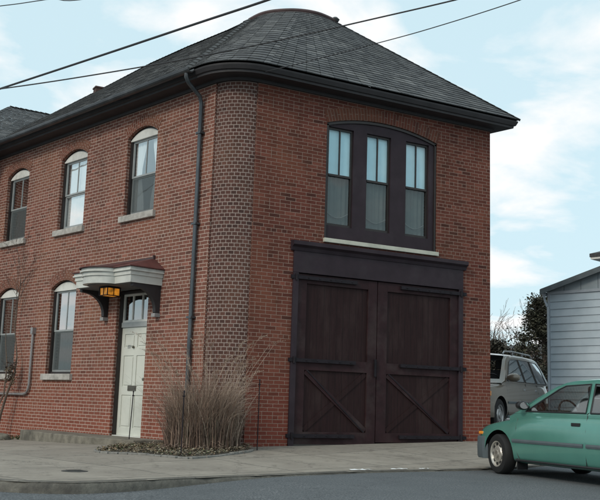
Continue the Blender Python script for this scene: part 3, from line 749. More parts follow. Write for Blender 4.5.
# ---- roof, laid in real overlapping courses
ZD = 9.02; OE = .44
def resample(P, n):
    d = [0]
    for a_, b_ in zip(P, P[1:]): d.append(d[-1] + (Vector(b_) - Vector(a_)).length)
    out = []
    for k in range(n):
        t = d[-1] * k / (n - 1); i = 0
        while i < len(P) - 2 and d[i + 1] < t: i += 1
        f = (t - d[i]) / max(1e-9, d[i + 1] - d[i]); out.append(Vector(P[i]).lerp(Vector(P[i + 1]), f))
    return out, d[-1]
def roof_slope(name, E_, D_, n=30, expo=.15, lift=.014, parent=None):
    E2, L = resample(E_, n); D2, L2 = resample(D_, n)
    run = max((a_ - b_).length for a_, b_ in zip(E2, D2)); rows = int(run / expo); mb = MB(); us = [L * k / (n - 1) for k in range(n)]
    for r_ in range(rows):
        t0, t1 = r_ / rows, (r_ + 1) / rows
        for i in range(n - 1):
            a0, b0 = E2[i].lerp(D2[i], t0), E2[i + 1].lerp(D2[i + 1], t0); a1, b1 = E2[i].lerp(D2[i], t1), E2[i + 1].lerp(D2[i + 1], t1)
            nn = (b0 - a0).cross(a1 - a0)
            if nn.length < 1e-9: nn = (b0 - a1).cross(b1 - a1)
            nn = nn.normalized() if nn.length > 1e-9 else Vector((0, 0, 1))
            if nn.z < 0: nn = -nn
            lf = nn * (lift * (1 + .5 * noise.noise(Vector((i * .9, r_ * 1.7, 0)))))
            off = (r_ % 2) * .15; sc = 1 - t0 * 0
            ul, ur = us[i] + off, us[i + 1] + off
            mb.face([a0 + lf, b0 + lf, b1, a1], [(ul, r_ + .5), (ur, r_ + .5), (ur, r_ + .52), (ul, r_ + .52)])
            mb.face([a0 - nn * .004, b0 - nn * .004, b0 + lf, a0 + lf], [(ul, r_ + .5), (ur, r_ + .5), (ur, r_ + .5), (ul, r_ + .5)])
    return mb.build(name, ROOF, parent, recalc=False)
ep = eave_path(OE); EZ = lambda p: Vector((p.x, p.y, ZE + .03))
DK = [Vector(p) for p in ((-1.75, 16.0, ZD), (-.86, 12.7, ZD), (-.16, 8.95, ZD), (.24, 6.63, ZD), (.60, 5.08, ZD), (1.0, 3.61, ZD), (1.14, 2.95, ZD))]
ARC = [Vector((*p, ZD)) for p in cr_spline([(1.14, 2.95), (1.22, 2.52), (1.42, 2.20), (1.78, 1.93), (2.22, 1.84), (2.74, 1.97)], 6)]
HIPL = FL(.85, OE, ZE + .03)
left_e = [FL(16, OE, ZE + .03), HIPL]
corner_e = [HIPL] + [EZ(p) for p in ep[33:48]] + [EZ(ep[48])]
ki = 20
roof_l = roof_slope('roof', left_e, DK, 60, parent=bld); setp(roof_l, 'long shingled roof slope above the side wall')
rc = roof_slope('roof', corner_e, ARC[:ki], 26, parent=bld); setp(rc, 'rounded shingled corner of the roof')
rf = roof_slope('roof', [EZ(ep[48]), Vector((5.42 + OE, -OE, ZE + .03))], [ARC[ki - 1]] + ARC[ki:], 34, parent=bld); setp(rf, 'front shingled roof slope')
TIP = Vector((5.42 + OE, -OE, ZE + .03)); PK = ARC[-1]; BK = Vector((5.42 + OE + DL.x * 16.4, 16, ZE + .03)); PB = Vector((.2, 16.0, ZD))
roof_slope('roof', [TIP, BK], [PK, PB], 20, parent=bld)
q = MB(); vs = [tuple(p) for p in DK[:-1]] + [tuple(p) for p in ARC] + [tuple(PB)]
q.face(vs); q.face([tuple(FL(16, OE, ZE)), tuple(DK[0]), tuple(PB), tuple(BK)]); q.build('roof_deck', CORN, bld, recalc=False)
q = MB(); q.tube([tuple(p + Vector((0, 0, .01))) for p in ARC], .055, 8); q.build('ridge_cap', REDCAP, bld, smooth=True)
def hip_cap(q, a_, b_, w_=.11, up=.035, n=14, st_=.018):
    for k in range(n):
        p, r_ = a_.lerp(b_, k / n), a_.lerp(b_, (k + 1.08) / n); d_ = (b_ - a_).normalized(); sdv = d_.cross(Vector((0, 0, 1))).normalized(); nn = sdv.cross(d_).normalized()
        if nn.z < 0: nn = -nn
        l1, l0 = up + st_, up
        q.mesh([tuple(p - sdv * w_ + nn * (l1 - .03)), tuple(p + nn * l1), tuple(p + sdv * w_ + nn * (l1 - .03)), tuple(r_ - sdv * w_ + nn * (l0 - .03)), tuple(r_ + nn * l0), tuple(r_ + sdv * w_ + nn * (l0 - .03)), tuple(p - sdv * w_), tuple(p + sdv * w_)],
               [(0, 1, 4, 3), (1, 2, 5, 4), (0, 6, 7, 2, 1)])
simple('hip_shingle', (.05, .054, .056), .75, var=.3, scale=7)
def cap_part(segs):
    q = MB()
    for a_ in segs: hip_cap(q, *a_)
    q.build('hip_cap', MATS['hip_shingle'], bld, recalc=False)
cap_part([(HIPL, DK[-1], .10, .05, 22)]); cap_part([(TIP, PK, .07, .014, 30, .006)])
cap_part([(b_, a_, .07, .014, 12, .006) for a_, b_ in zip(DK[:-1][::-1], DK[1:][::-1])])
q = MB(); q.lathe([(0, 0), (.07, 0), (.10, .05), (.05, .10), (0, .11)], (PK.x, PK.y, PK.z), 'z', 10); q.build('ridge_finial', MATS['hip_shingle'], bld, smooth=True)
# rear cross wing with its own hipped slope running into the side slope
wz = 9.04
V0 = FL(8.6, OE, ZE + .03); W0 = FL(8.6, 3.6, ZE + .03) ; W0.y = V0.y; W0.x = -6.4
RW0 = Vector((-.84, 12.6, wz)); RW1 = Vector((-2.03, 12.5, wz))
wr = roof_slope('roof', [Vector((-4.25, 8.3, ZE + .03)), Vector((V0.x, V0.y, ZE + .03))], [RW1, RW0], 16, parent=bld); setp(wr, 'rear wing roof slope at the left picture edge')
roof_slope('roof', [Vector((-4.25, 16, ZE + .03)), Vector((-4.25, 8.3, ZE + .03))], [RW1 + Vector((0, .1, 0)), RW1], 12, parent=bld)
cap_part([(V0, RW0, .10, -.0, 20)]); cap_part([(RW1, RW0, .06, .03, 8)]); cap_part([(Vector((-4.25, 8.3, ZE + .03)), RW1, .06, .02, 20)])
q = MB(); p, r_ = Vector((-3.85, 8.85, 0)), FL(9.0, -.1, 0)
for p, r_ in ((Vector((-3.85, 8.85, 0)), FL(9.1, -.1, 0)), (Vector((-3.85, 16, 0)), Vector((-3.85, 8.85, 0)))):
    L = (p - r_).length; q.face([(p.x, p.y, -.7), (r_.x, r_.y, -.7), (r_.x, r_.y, ZE), (p.x, p.y, ZE)], [(0, -.7), (L, -.7), (L, ZE), (0, ZE)])
setp(q.build('wall', BR_L, bld, recalc=False))
q = MB(); q.prism([(-4.22, 8.34), (FL(8.4, 0, 0).x + .1, 8.34), (FL(9.4, -.2, 0).x, 9.1), (-3.6, 15.9), (-4.22, 15.9)], 6.60, 6.725, axis=2); q.build('soffit', CORN, bld)
q = MB(); q.box(-.44, -.20, 9.2, 9.45, 8.6, 9.0); q.box(-.46, -.18, 9.18, 9.47, 9.002, 9.04); q.build('chimney', simple('chimney_brick', (.07, .04, .035), .9, var=.3, scale=14), bld)
# ---- conduit on the side wall
q = MB(FL); q.tube([(6.63, .05, 2.12), (6.63, .05, 1.0), (6.66, .05, .88), (6.73, .05, .80), (6.85, .05, .77), (8.9, .05, .76)], .028, 8); q.box(6.58, 6.68, .0, .09, 2.1, 2.24); q.build('conduit', PIPE, bld, smooth=True, angle=35)

# ------------------------------------------------------------------ porch lantern
AMB = NT('amber_glass'); v = AMB.coord(); AMB.base((.8, .35, .05)); AMB.b.inputs['Emission Color'].default_value = (1, .36, .03, 1)
AMB.l(AMB.ramp(AMB.noise(v, 9, 3), [(.35, .05), (.65, .45)]), AMB.b.inputs['Emission Strength'])
lp = empty('porch_lantern', FL(2.82, .52, 2.72), 'small lit amber glass lantern hanging beneath the white door canopy', 'lantern')
q = MB(FL); lc = (2.82, .52)
q.box(lc[0] - .15, lc[0] + .15, lc[1] - .15, lc[1] + .15, 2.815, 2.835); q.box(lc[0] - .03, lc[0] + .03, lc[1] - .03, lc[1] + .03, 2.835, 2.852)
for i in (-1, 1):
    for j in (-1, 1): q.box(lc[0] + i * .14 - .008, lc[0] + i * .14 + .008, lc[1] + j * .14 - .008, lc[1] + j * .14 + .008, 2.68, 2.815)
for i in (-1, 1):
    q.box(lc[0] + i * .14 - .01, lc[0] + i * .14 + .01, lc[1] - .15, lc[1] + .15, 2.665, 2.68); q.box(lc[0] - .15, lc[0] + .15, lc[1] + i * .14 - .01, lc[1] + i * .14 + .01, 2.665, 2.68)
    q.box(lc[0] - .006, lc[0] + .006, lc[1] + i * .139 - .006, lc[1] + i * .139 + .006, 2.68, 2.815); q.box(lc[0] + i * .139 - .006, lc[0] + i * .139 + .006, lc[1] - .006, lc[1] + .006, 2.68, 2.815)
q.build('lantern_cage', IRON, lp)
q = MB(FL); q.box(lc[0] - .128, lc[0] + .128, lc[1] - .128, lc[1] + .128, 2.675, 2.812); q.build('lantern_glass', AMB.m, lp)

# ------------------------------------------------------------------ planting bed at the corner
bed = MB()
outline = cr_spline([(-1.75, 1.35), (-2.25, .5), (-2.66, -.42), (-2.15, -1.22), (-1.92, -1.95), (-1.55, -1.85), (-1.05, -1.48), (-.28, -.80), (.10, -.05)], 6)
outline = [p for p in outline]
cx, cy = -.9, -.5
rings = 8; vs = [(cx, cy, .07)]
for k in range(1, rings + 1):
    t = k / rings
    for x, y in outline + [(.05, .35), (-.6, .9)]:
        vs.append((cx + (x - cx) * t, cy + (y - cy) * t, G(cx + (x - cx) * t, cy + (y - cy) * t) + .012 + .03 * (1 - t) + .02 * noise.noise(Vector((x * 3 * t, y * 3 * t, 1)))))
n = len(outline) + 2; fs = [(0, 1 + i, 1 + (i + 1) % n) for i in range(n)]
for k in range(rings - 1):
    for i in range(n): fs.append((1 + k * n + i, 1 + (k + 1) * n + i, 1 + (k + 1) * n + (i + 1) % n, 1 + k * n + (i + 1) % n))
bed.mesh(vs, fs); setp(bed.build('soil', SOIL, None, smooth=True), kind='structure')
EDG = simple('edging_stone', (.19, .185, .17), .85, var=.25, scale=14, bump=.5)
q = MB()
L = [Vector((*p, G(*p))) for p in outline][:45]; pts, tot = resample(L, 36)
for i, (a_, b_) in enumerate(zip(pts, pts[1:])):
    d_ = (b_ - a_); p1 = a_ + d_ * .04; p2 = b_ - d_ * .04; h = .016 + .016 * random.random(); p1 = p1 + Vector((random.uniform(-.012, .012), random.uniform(-.012, .012), 0))
    q.bar((p1.x, p1.y, p1.z + h / 2 - .003), (p2.x, p2.y, p2.z + h / 2 - .003), .09, h + .01)
e = q.build('bed_edging', EDG, None, bevel=.008); setp(e, 'low pale kerb edging round the leaf strewn corner bed', 'edging')
# leaf litter
def leaf_mats(): return [simple('dead_leaf_a', (.19, .135, .08), .8, var=.3, bump=0), simple('dead_leaf_b', (.12, .09, .055), .8, var=.3, bump=0), simple('dead_leaf_c', (.24, .215, .155), .8, var=.3, bump=0), simple('green_weed', (.06, .08, .03), .8, bump=0)]
LMS = leaf_mats()
q = MB(); rnd = random.Random(3)
def leaf(q, p, s_, flat=.6, rr=rnd):
    a_ = rr.uniform(0, 6.28); d1 = Vector((math.cos(a_), math.sin(a_), rr.uniform(-flat, flat))).normalized(); d2 = d1.cross(Vector((rr.uniform(-flat, flat), rr.uniform(-flat, flat), 1))).normalized()
    q.face([p - d1 * s_, p + d2 * s_ * .5, p + d1 * s_, p - d2 * s_ * .5])
def inpoly(x, y, P):
    c = False; j = len(P) - 1
    for i in range(len(P)):
        if (P[i][1] > y) != (P[j][1] > y) and x < (P[j][0] - P[i][0]) * (y - P[i][1]) / (P[j][1] - P[i][1]) + P[i][0]: c = not c
        j = i
    return c
k = 0
while k < 3800:
    x, y = rnd.uniform(-2.7, .2), rnd.uniform(-2.0, 1.4)
    if not inpoly(x, y, outline): continue
    t = min(1, math.hypot(x - cx, y - cy) / 1.9); q.cur = rnd.choice((0, 0, 1, 1, 2, 2, 3)); leaf(q, Vector((x, y, G(x, y) + .024 + .02 * (1 - t) + rnd.random() * .035)), rnd.uniform(.012, .03)); k += 1
setp(q.build('leaf_litter', LMS, None, recalc=False), 'brown dead leaves scattered over the corner bed', 'leaves', kind='stuff')

# ---- ornamental grass clump
GX, GY = -.93, -.38
og = empty('ornamental_grass', (GX, GY, .0), 'tall clump of dry tan ornamental grass at the rounded brick corner', 'plant')
rnd = random.Random(11)
GR = [simple('dry_blade', (.215, .148, .11), .85, var=.25, scale=3, bump=0), simple('dry_blade_dark', (.12, .078, .06), .85, var=.3, scale=3, bump=0), simple('dry_blade_pale', (.33, .255, .20), .85, var=.2, scale=3, bump=0), simple('olive_blade', (.075, .072, .04), .85, var=.2, bump=0)]
q = MB(); pl = MB()
for k in range(2500):
    a_ = rnd.uniform(0, 6.28); r_ = .64 * math.sqrt(rnd.random()); bx, by = GX + r_ * math.cos(a_), GY + r_ * math.sin(a_) * .75
    h = rnd.choice((rnd.uniform(.35, .9), rnd.uniform(.8, 1.32))) * (1 - .12 * (r_ / .56) ** 2); lean = rnd.gauss(.12, .26) * (.3 + r_ / .56); ld = a_ + rnd.gauss(0, 1.4)
    curl = rnd.uniform(.1, .7) if rnd.random() < .55 else 0
    wd = rnd.uniform(.0035, .008); n = 7; pts = []; wob = rnd.uniform(0, 6.28)
    for j in range(n + 1):
        t = j / n; hh = h * (t - curl * t ** 3 * .45); out = lean * t * t * h + curl * .42 * t ** 3 * h
        pts.append(Vector((bx + math.cos(ld) * out + .012 * math.sin(wob + 5 * t), by + math.sin(ld) * out + .012 * math.cos(wob + 4 * t), .02 + hh)))
    q.cur = rnd.choice((0, 0, 0, 1, 1, 2)) if h > .7 else rnd.choice((0, 1, 1, 1, 3))
    va = rnd.uniform(0, 3.14); sv = Vector((math.cos(va), math.sin(va), 0))
    for j in range(n):
        w0, w1 = wd * (1 - .8 * j / n), wd * (1 - .8 * (j + 1) / n)
        q.face([pts[j] - sv * w0, pts[j] + sv * w0, pts[j + 1] + sv * w1, pts[j + 1] - sv * w1])
for k in range(900):                              # short broken stubble and collapsed blades round the foot
    a_ = rnd.uniform(0, 6.28); r_ = rnd.uniform(.35, .82); b_ = Vector((GX + r_ * math.cos(a_), GY + r_ * math.sin(a_) * .75, .0 if r_ < .6 else -.03)); ld = rnd.uniform(0, 6.28); L_ = rnd.uniform(.08, .38)
    d_ = Vector((math.cos(ld), math.sin(ld), rnd.uniform(.05, .9))).normalized(); e_ = b_ + d_ * L_ * .6; f_ = e_ + Vector((d_.x, d_.y, -.25)) * L_ * .4; sv = d_.cross(Vector((0, 0, 1))).normalized() * .005; q.cur = rnd.choice((0, 1, 2, 2))
    q.face([b_ - sv, b_ + sv, e_ + sv, e_ - sv]); q.face([e_ - sv, e_ + sv, f_ + sv * .4, f_ - sv * .4])
for k in range(700):                              # stray bent blades that fuzz the outline
    a_ = rnd.uniform(0, 6.28); r_ = .45 * math.sqrt(rnd.random()); b_ = Vector((GX + r_ * math.cos(a_), GY + r_ * math.sin(a_) * .75, .02)); h = rnd.uniform(.7, 1.45); ld = a_ + rnd.uniform(-.6, .6); o1 = rnd.uniform(.1, .62)
    pts = [b_ + Vector((math.cos(ld) * o1 * t * t, math.sin(ld) * o1 * t * t, h * (t - .25 * t ** 4))) for t in (0, .25, .5, .7, .85, 1)]; q.cur = rnd.choice((0, 2)); q.tube([tuple(p) for p in pts], [.003, .003, .0028, .0025, .002, .001], 3, False)
q.build('blades', GR, og, recalc=False)
for k in range(100):                               # seed plumes on thin stems
    a_ = rnd.uniform(0, 6.28); r_ = .5 * math.sqrt(rnd.random()); b_ = Vector((GX + r_ * math.cos(a_), GY + r_ * math.sin(a_) * .75, .02))
    h = rnd.uniform(1.0, 1.78); ld = a_ + rnd.uniform(-.7, .7); lean = rnd.uniform(.05, .40) * h
    stem = [b_ + Vector((math.cos(ld) * lean * t * t, math.sin(ld) * lean * t * t, h * t)) for t in (0, .25, .5, .75, 1)]
    pl.cur = rnd.choice((0, 2)); pl.tube([tuple(p) for p in stem], .0026, 3, False)
    tipd = (stem[-1] - stem[-2]).normalized(); bend = Vector((math.cos(ld), math.sin(ld), -.3)).normalized()
    pl.cur = rnd.choice((2, 0, 0))
    for j in range(30):
        t = rnd.random(); c_ = stem[-1] + tipd * (.15 * t) + bend * .12 * t * t; rr = .026 * math.sin(math.pi * min(1, t + .15)) + .004
        dv = Vector((rnd.uniform(-1, 1), rnd.uniform(-1, 1), rnd.uniform(-.6, .6))); c2 = c_ + dv * rr
        ax_ = (tipd + dv * .5).normalized(); sv = ax_.cross(Vector((rnd.random(), rnd.random(), rnd.random()))).normalized() * .0035
        pl.face([c2 - ax_ * .015, c2 + sv, c2 + ax_ * .015, c2 - sv])
pl.build('seed_plumes', GR, og, recalc=False)

# ---- thin iron stakes round the bed
for (x, y, zb, h, tx, lab) in ((-1.78, -1.60, -.06, .94, 0, 'thin black iron stake at the front point of the corner bed'), (-.02, -.56, 0.0, 1.12, 0, 'thin black iron stake on the right side of the dry grass clump'), (-1.45, 1.75, .03, .84, .03, 'thin black iron stake in front of the white side door')):
    q = MB(); q.tube([(x, y, -.12), (x, y, zb), (x + tx, y, zb + h)], .009, 6); q.box(x + tx - .02, x + tx + .02, y - .004, y + .004, zb + h - .07, zb + h - .05)
    q.lathe([(0, 0), (.016, .0), (.012, .02), (0, .03)], (x + tx, y, zb + h), 'z', 8)
    setp(q.build('garden_stake', IRON, None, smooth=True), lab, 'stake', 'iron stakes round the planting bed')

# ------------------------------------------------------------------ bare climbing shrub and rocks at the side wall
BARK = simple('grey_bark', (.12, .09, .07), .9, var=.3, scale=12, bump=.6)
BARKD = simple('dark_bark', (.06, .045, .038), .9, var=.3, scale=12, bump=.6)
def grow(q, p, d, L, r, depth, rr, spread=.6, up=.15, n=4, minr=.003, kink=.12, split=(2, 3)):
    pts = [p]; rs = [r]; dd = d.normalized()
    for i in range(n):
        dd = (dd + Vector((rr.uniform(-kink, kink), rr.uniform(-kink, kink), rr.uniform(-kink, kink) + up * .3))).normalized()
        pts.append(pts[-1] + dd * L / n); rs.append(max(minr, r * (1 - .45 * (i + 1) / n)))
    q.tube([tuple(x) for x in pts], rs, 6 if r > .02 else 4 if r > .008 else 3, False)
    if depth == 0: return
    for k in range(rr.randint(*split)):
        i = rr.randint(max(1, n // 2 - 1), n); ax = Vector((rr.uniform(-1, 1), rr.uniform(-1, 1), rr.uniform(-1, 1))).normalized()
        nd = (dd + ax * spread).normalized(); grow(q, pts[i], nd, L * rr.uniform(.6, .85), rs[i] * .68, depth - 1, rr, spread, up, n, minr, kink, split)
rr = random.Random(5)
sh = empty('bare_climbing_shrub', FL(7.35, .35, -.2), 'leafless climbing shrub rising beside the leftmost side windows', 'shrub')
q = MB()
base = FL(7.4, .32, -.22)
q.tube([tuple(FL(7.42, .35, -.22)), tuple(FL(7.36, .30, .3)), tuple(FL(7.2, .26, .8)), tuple(FL(7.05, .2, 1.2)), tuple(FL(7.1, .15, 1.6)), tuple(FL(7.35, .14, 2.3)), tuple(FL(7.3, .12, 3.1))], [.035, .03, .028, .024, .016, .012, .01], 7)
q.tube([tuple(FL(7.55, .4, -.22)), tuple(FL(7.5, .36, .35)), tuple(FL(7.32, .28, .75)), tuple(FL(7.4, .22, 1.4)), tuple(FL(7.7, .15, 1.9)), tuple(FL(7.85, .12, 2.6))], [.022, .02, .018, .014, .010, .007], 6)
q.build('stems', BARK, sh, smooth=True)
q = MB()
for k in range(7): grow(q, FL(7.3 + rr.uniform(-.1, .2), .13, 2.9 + rr.uniform(-.3, .3)), DL * rr.uniform(-.9, .5) + Vector((0, 0, 1)) + NO * rr.uniform(-.02, .12), rr.uniform(.7, 1.0), .0075, 2, rr, .6, .1, 4, .0028)
q.build('twigs', BARKD, sh)
q = MB()
for k in range(5): grow(q, FL(7.1 + rr.uniform(-.1, .2), .2, 1.2), DL * rr.uniform(-.5, .9) + Vector((0, 0, 1)) + NO * rr.uniform(0, .2), .35, .007, 1, rr, .7, .1, 4, .003)
q.build('twigs', BARKD, sh)
q = MB()
for k in range(260):
    p = FL(7.12 + rr.gauss(0, .07), .25 + rr.gauss(0, .05), 1.2 + rr.gauss(0, .14)); q.cur = rr.choice((0, 1)); leaf(q, p, rr.uniform(.02, .045), 1.2, rr)
q.build('dead_leaves', [simple('brown_dead_leaf', (.06, .035, .025), .8, bump=0), LMS[1]], sh, recalc=False)
ROCK = simple('field_stone', (.17, .16, .13), .9, var=.35, scale=9, bump=.8, bdist=.02)
def rock(name, c, s3, sd, label, group=None):
    bm = bmesh.new(); bmesh.ops.create_icosphere(bm, subdivisions=3, radius=1)
    for v in bm.verts:
        nn = noise.noise(v.co * 1.3 + Vector((sd, 0, 0))) * .35 + noise.noise(v.co * 3.5 + Vector((0, sd, 0))) * .12; v.co *= 1 + nn; v.co = Vector((v.co.x * s3[0], v.co.y * s3[1], v.co.z * s3[2]))
    me = bpy.data.meshes.new(name); bm.to_mesh(me); bm.free(); me.materials.append(ROCK); me.polygons.foreach_set('use_smooth', [True] * len(me.polygons))
    o = bpy.data.objects.new(name, me); o.location = c; col.objects.link(o); return setp(o, label, 'rock', group)
labs = ['largest rough tan rock beside the base of the climbing shrub', 'low flat rock between the shrub and the landing slab', 'small grey rock nearest the landing slab end', 'dark rock at the very left edge of the picture', 'rounded rock just left of the shrub stems']
for (s_, o_, x, y, z), lb in zip(((6.95, .75, .27, .20, .17), (6.55, .9, .22, .17, .12), (6.15, .8, .16, .14, .09), (7.8, .9, .22, .2, .17), (7.4, .95, .20, .17, .15)), labs):
    p = FL(s_, o_, 0); rock('rock', (p.x, p.y, G(p.x, p.y) + z * .5), (x, y, z), s_, lb, 'rocks along the side wall')
q = MB(); rr2 = random.Random(8)
for k in range(700):
    s_, o_ = rr2.uniform(5.9, 8.8), rr2.uniform(.1, 1.1); p = FL(s_, o_, 0); p.z = G(p.x, p.y) + .01 + rr2.random() * .05; q.cur = rr2.choice((0, 1, 2, 3, 3)); leaf(q, p, rr2.uniform(.02, .05), .8, rr2)
setp(q.build('leaf_litter', LMS, None, recalc=False), 'dead leaves and weeds between the rocks at the side wall', 'leaves', kind='stuff')

# ---- small ground things
q = MB(); p = Vector((-3.82, -3.29, 0)); z = G2(p.x, p.y) + .004
q.lathe([(0, z - .02), (.155, z - .02), (.16, z), (.13, z + .002), (.125, z + .005), (0, z + .006)], (p.x, p.y, 0), 'z', 24)
for k in range(4): q.box(p.x - .09, p.x + .09, p.y - .06 + k * .036, p.y - .045 + k * .036, z + .005, z + .009)
setp(q.build('utility_cover', simple('cast_iron', (.05, .05, .048), .7, .3, .3, 20), None), 'small dark round utility cover set in the pavement near the kerb', 'cover')
PAP = simple('white_paper', (.75, .77, .78), .7, var=.05, bump=0)
for (x, y, L, w_, lb, sd) in ((.10, -3.56, .34, .06, 'long flattened white paper scrap in the driveway gutter', 1), (.80, -3.47, .28, .04, 'thin torn white paper strip between two other scraps', 2), (1.25, -3.45, .16, .04, 'shortest white paper scrap nearest the green car', 3)):
    q = MB(); n = 9; vs = []
    for i in range(n):
        for j in range(4):
            xx, yy = x + (i / (n - 1) - .5) * L, y + (j / 3 - .5) * w_ + .008 * noise.noise(Vector((i * .8, sd, 0)))
            vs.append((xx, yy, G2(xx, yy) + .012 + .018 * abs(noise.noise(Vector((i * .9, j * .9, sd))))))
    q.mesh(vs, [(i * 4 + j, i * 4 + j + 1, (i + 1) * 4 + j + 1, (i + 1) * 4 + j) for i in range(n - 1) for j in range(3)])
    setp(q.build('paper_scrap', PAP, None, recalc=False), lb, 'litter', 'white scraps along the driveway edge')

# ------------------------------------------------------------------ overhead wires
WIRE = simple('wire_rubber', (.02, .022, .026), .6, bump=0)
def wire(pts, r, lb):
    q = MB(); sp_ = cr_spline(pts, 10); q.tube(sp_, r, 6); setp(q.build('power_line', WIRE, None, smooth=True), lb, 'wire', 'overhead wires')
wire([(-14.11, 31.0, 7.29), (-6.17, 10.88, 7.02), (-3.71, 4.64, 7.0), (-2.5, 1.6, 7.0), (-1.54, -0.85, 7.0), (-0.98, -2.26, 7.0), (-0.07, -4.56, 7.03), (0.8, -6.77, 7.08), (6.2, -20.5, 7.9)], .021, 'thickest overhead wire crossing the upper left sky')
wire([(-16, 20.5, 7.2), (-11.8, 14.55, 6.9), (-6.37, 6.87, 6.7), (-3.92, 3.4, 6.6), (-2.53, 1.43, 6.59), (-1.29, -0.32, 6.63), (-0.29, -1.73, 6.71), (0.62, -3.03, 6.81), (1.33, -4.02, 6.9), (2.23, -5.3, 7.04), (3.31, -6.83, 7.22), (12, -19.5, 8.4)], .0125, 'medium sagging wire running the full width over the slate roof')
wire([(-1.80, 3.0, 6.62), (-0.97, 1.42, 6.61), (0.02, -0.48, 6.6), (1.03, -2.42, 6.69), (1.53, -3.38, 6.76), (2.15, -4.55, 6.9), (3.02, -6.24, 7.15), (9.6, -19, 8.6)], .008, 'thin service wire rising from the eave to the upper right')
wire([(-16, 12, 7.4), (-9.04, 5.36, 7.12), (-5.92, 1.85, 7.04), (-4.56, 0.33, 7.0), (-3.99, -0.32, 7.0), (-2.17, -2.35, 7.05), (8, -13.6, 8.6)], .008, 'short bit of wire in the top left corner of the sky')

# ------------------------------------------------------------------ vehicles
def car_paint(name, c, flake=.25, rough=.32):
    t = NT(name); v = t.coord(); n1 = t.noise(v, 3, 4)
    t.base(t.ramp(n1, [(.3, tuple(x * .93 for x in c)), (.7, tuple(x * 1.07 for x in c))]))
    t.b.inputs['Metallic'].default_value = flake; t.b.inputs['Roughness'].default_value = rough; t.b.inputs['Coat Weight'].default_value = .8; t.b.inputs['Coat Roughness'].default_value = .06
    return t.m
TEAL = car_paint('teal_car_paint', (.095, .275, .225), .35, .24)
TAUPE = car_paint('taupe_car_paint', (.155, .128, .098), .2, .4)
RUB = simple('tyre_rubber', (.008, .008, .0085), .8, var=.2)
PLAS = simple('grey_bumper_plastic', (.075, .095, .105), .6, var=.1)
BLK = simple('black_trim', (.012, .012, .013), .4, bump=0)
STEEL = simple('wheel_steel', (.62, .59, .53), .35, .7, .15, 12, .1, dirt=(.18, .15, .12))
ALLOY = simple('alloy', (.35, .35, .35), .35, .7)
CHROME = simple('mirror_glass', (.8, .82, .82), .05, 1, 0, bump=0)
def carglass():
    t = NT('car_glass'); t.b.inputs['Base Color'].default_value = (.03, .04, .042, 1); t.b.inputs['Roughness'].default_value = .03; t.b.inputs['Specular IOR Level'].default_value = .55
    return t.m
CGL = pane_glass('car_glass', (.62, .66, .65), .02, layers=2.5)
CABIN = simple('cabin_fabric', (.045, .047, .05), .9, var=.2, bump=0)
LENS = simple('lamp_lens', (.7, .7, .66), .1, 0, .05, bump=0); AMBL = simple('amber_lens', (.7, .25, .03), .2, 0, .05, bump=0); REDL = simple('red_lens', (.45, .02, .02), .2, 0, .05, bump=0)

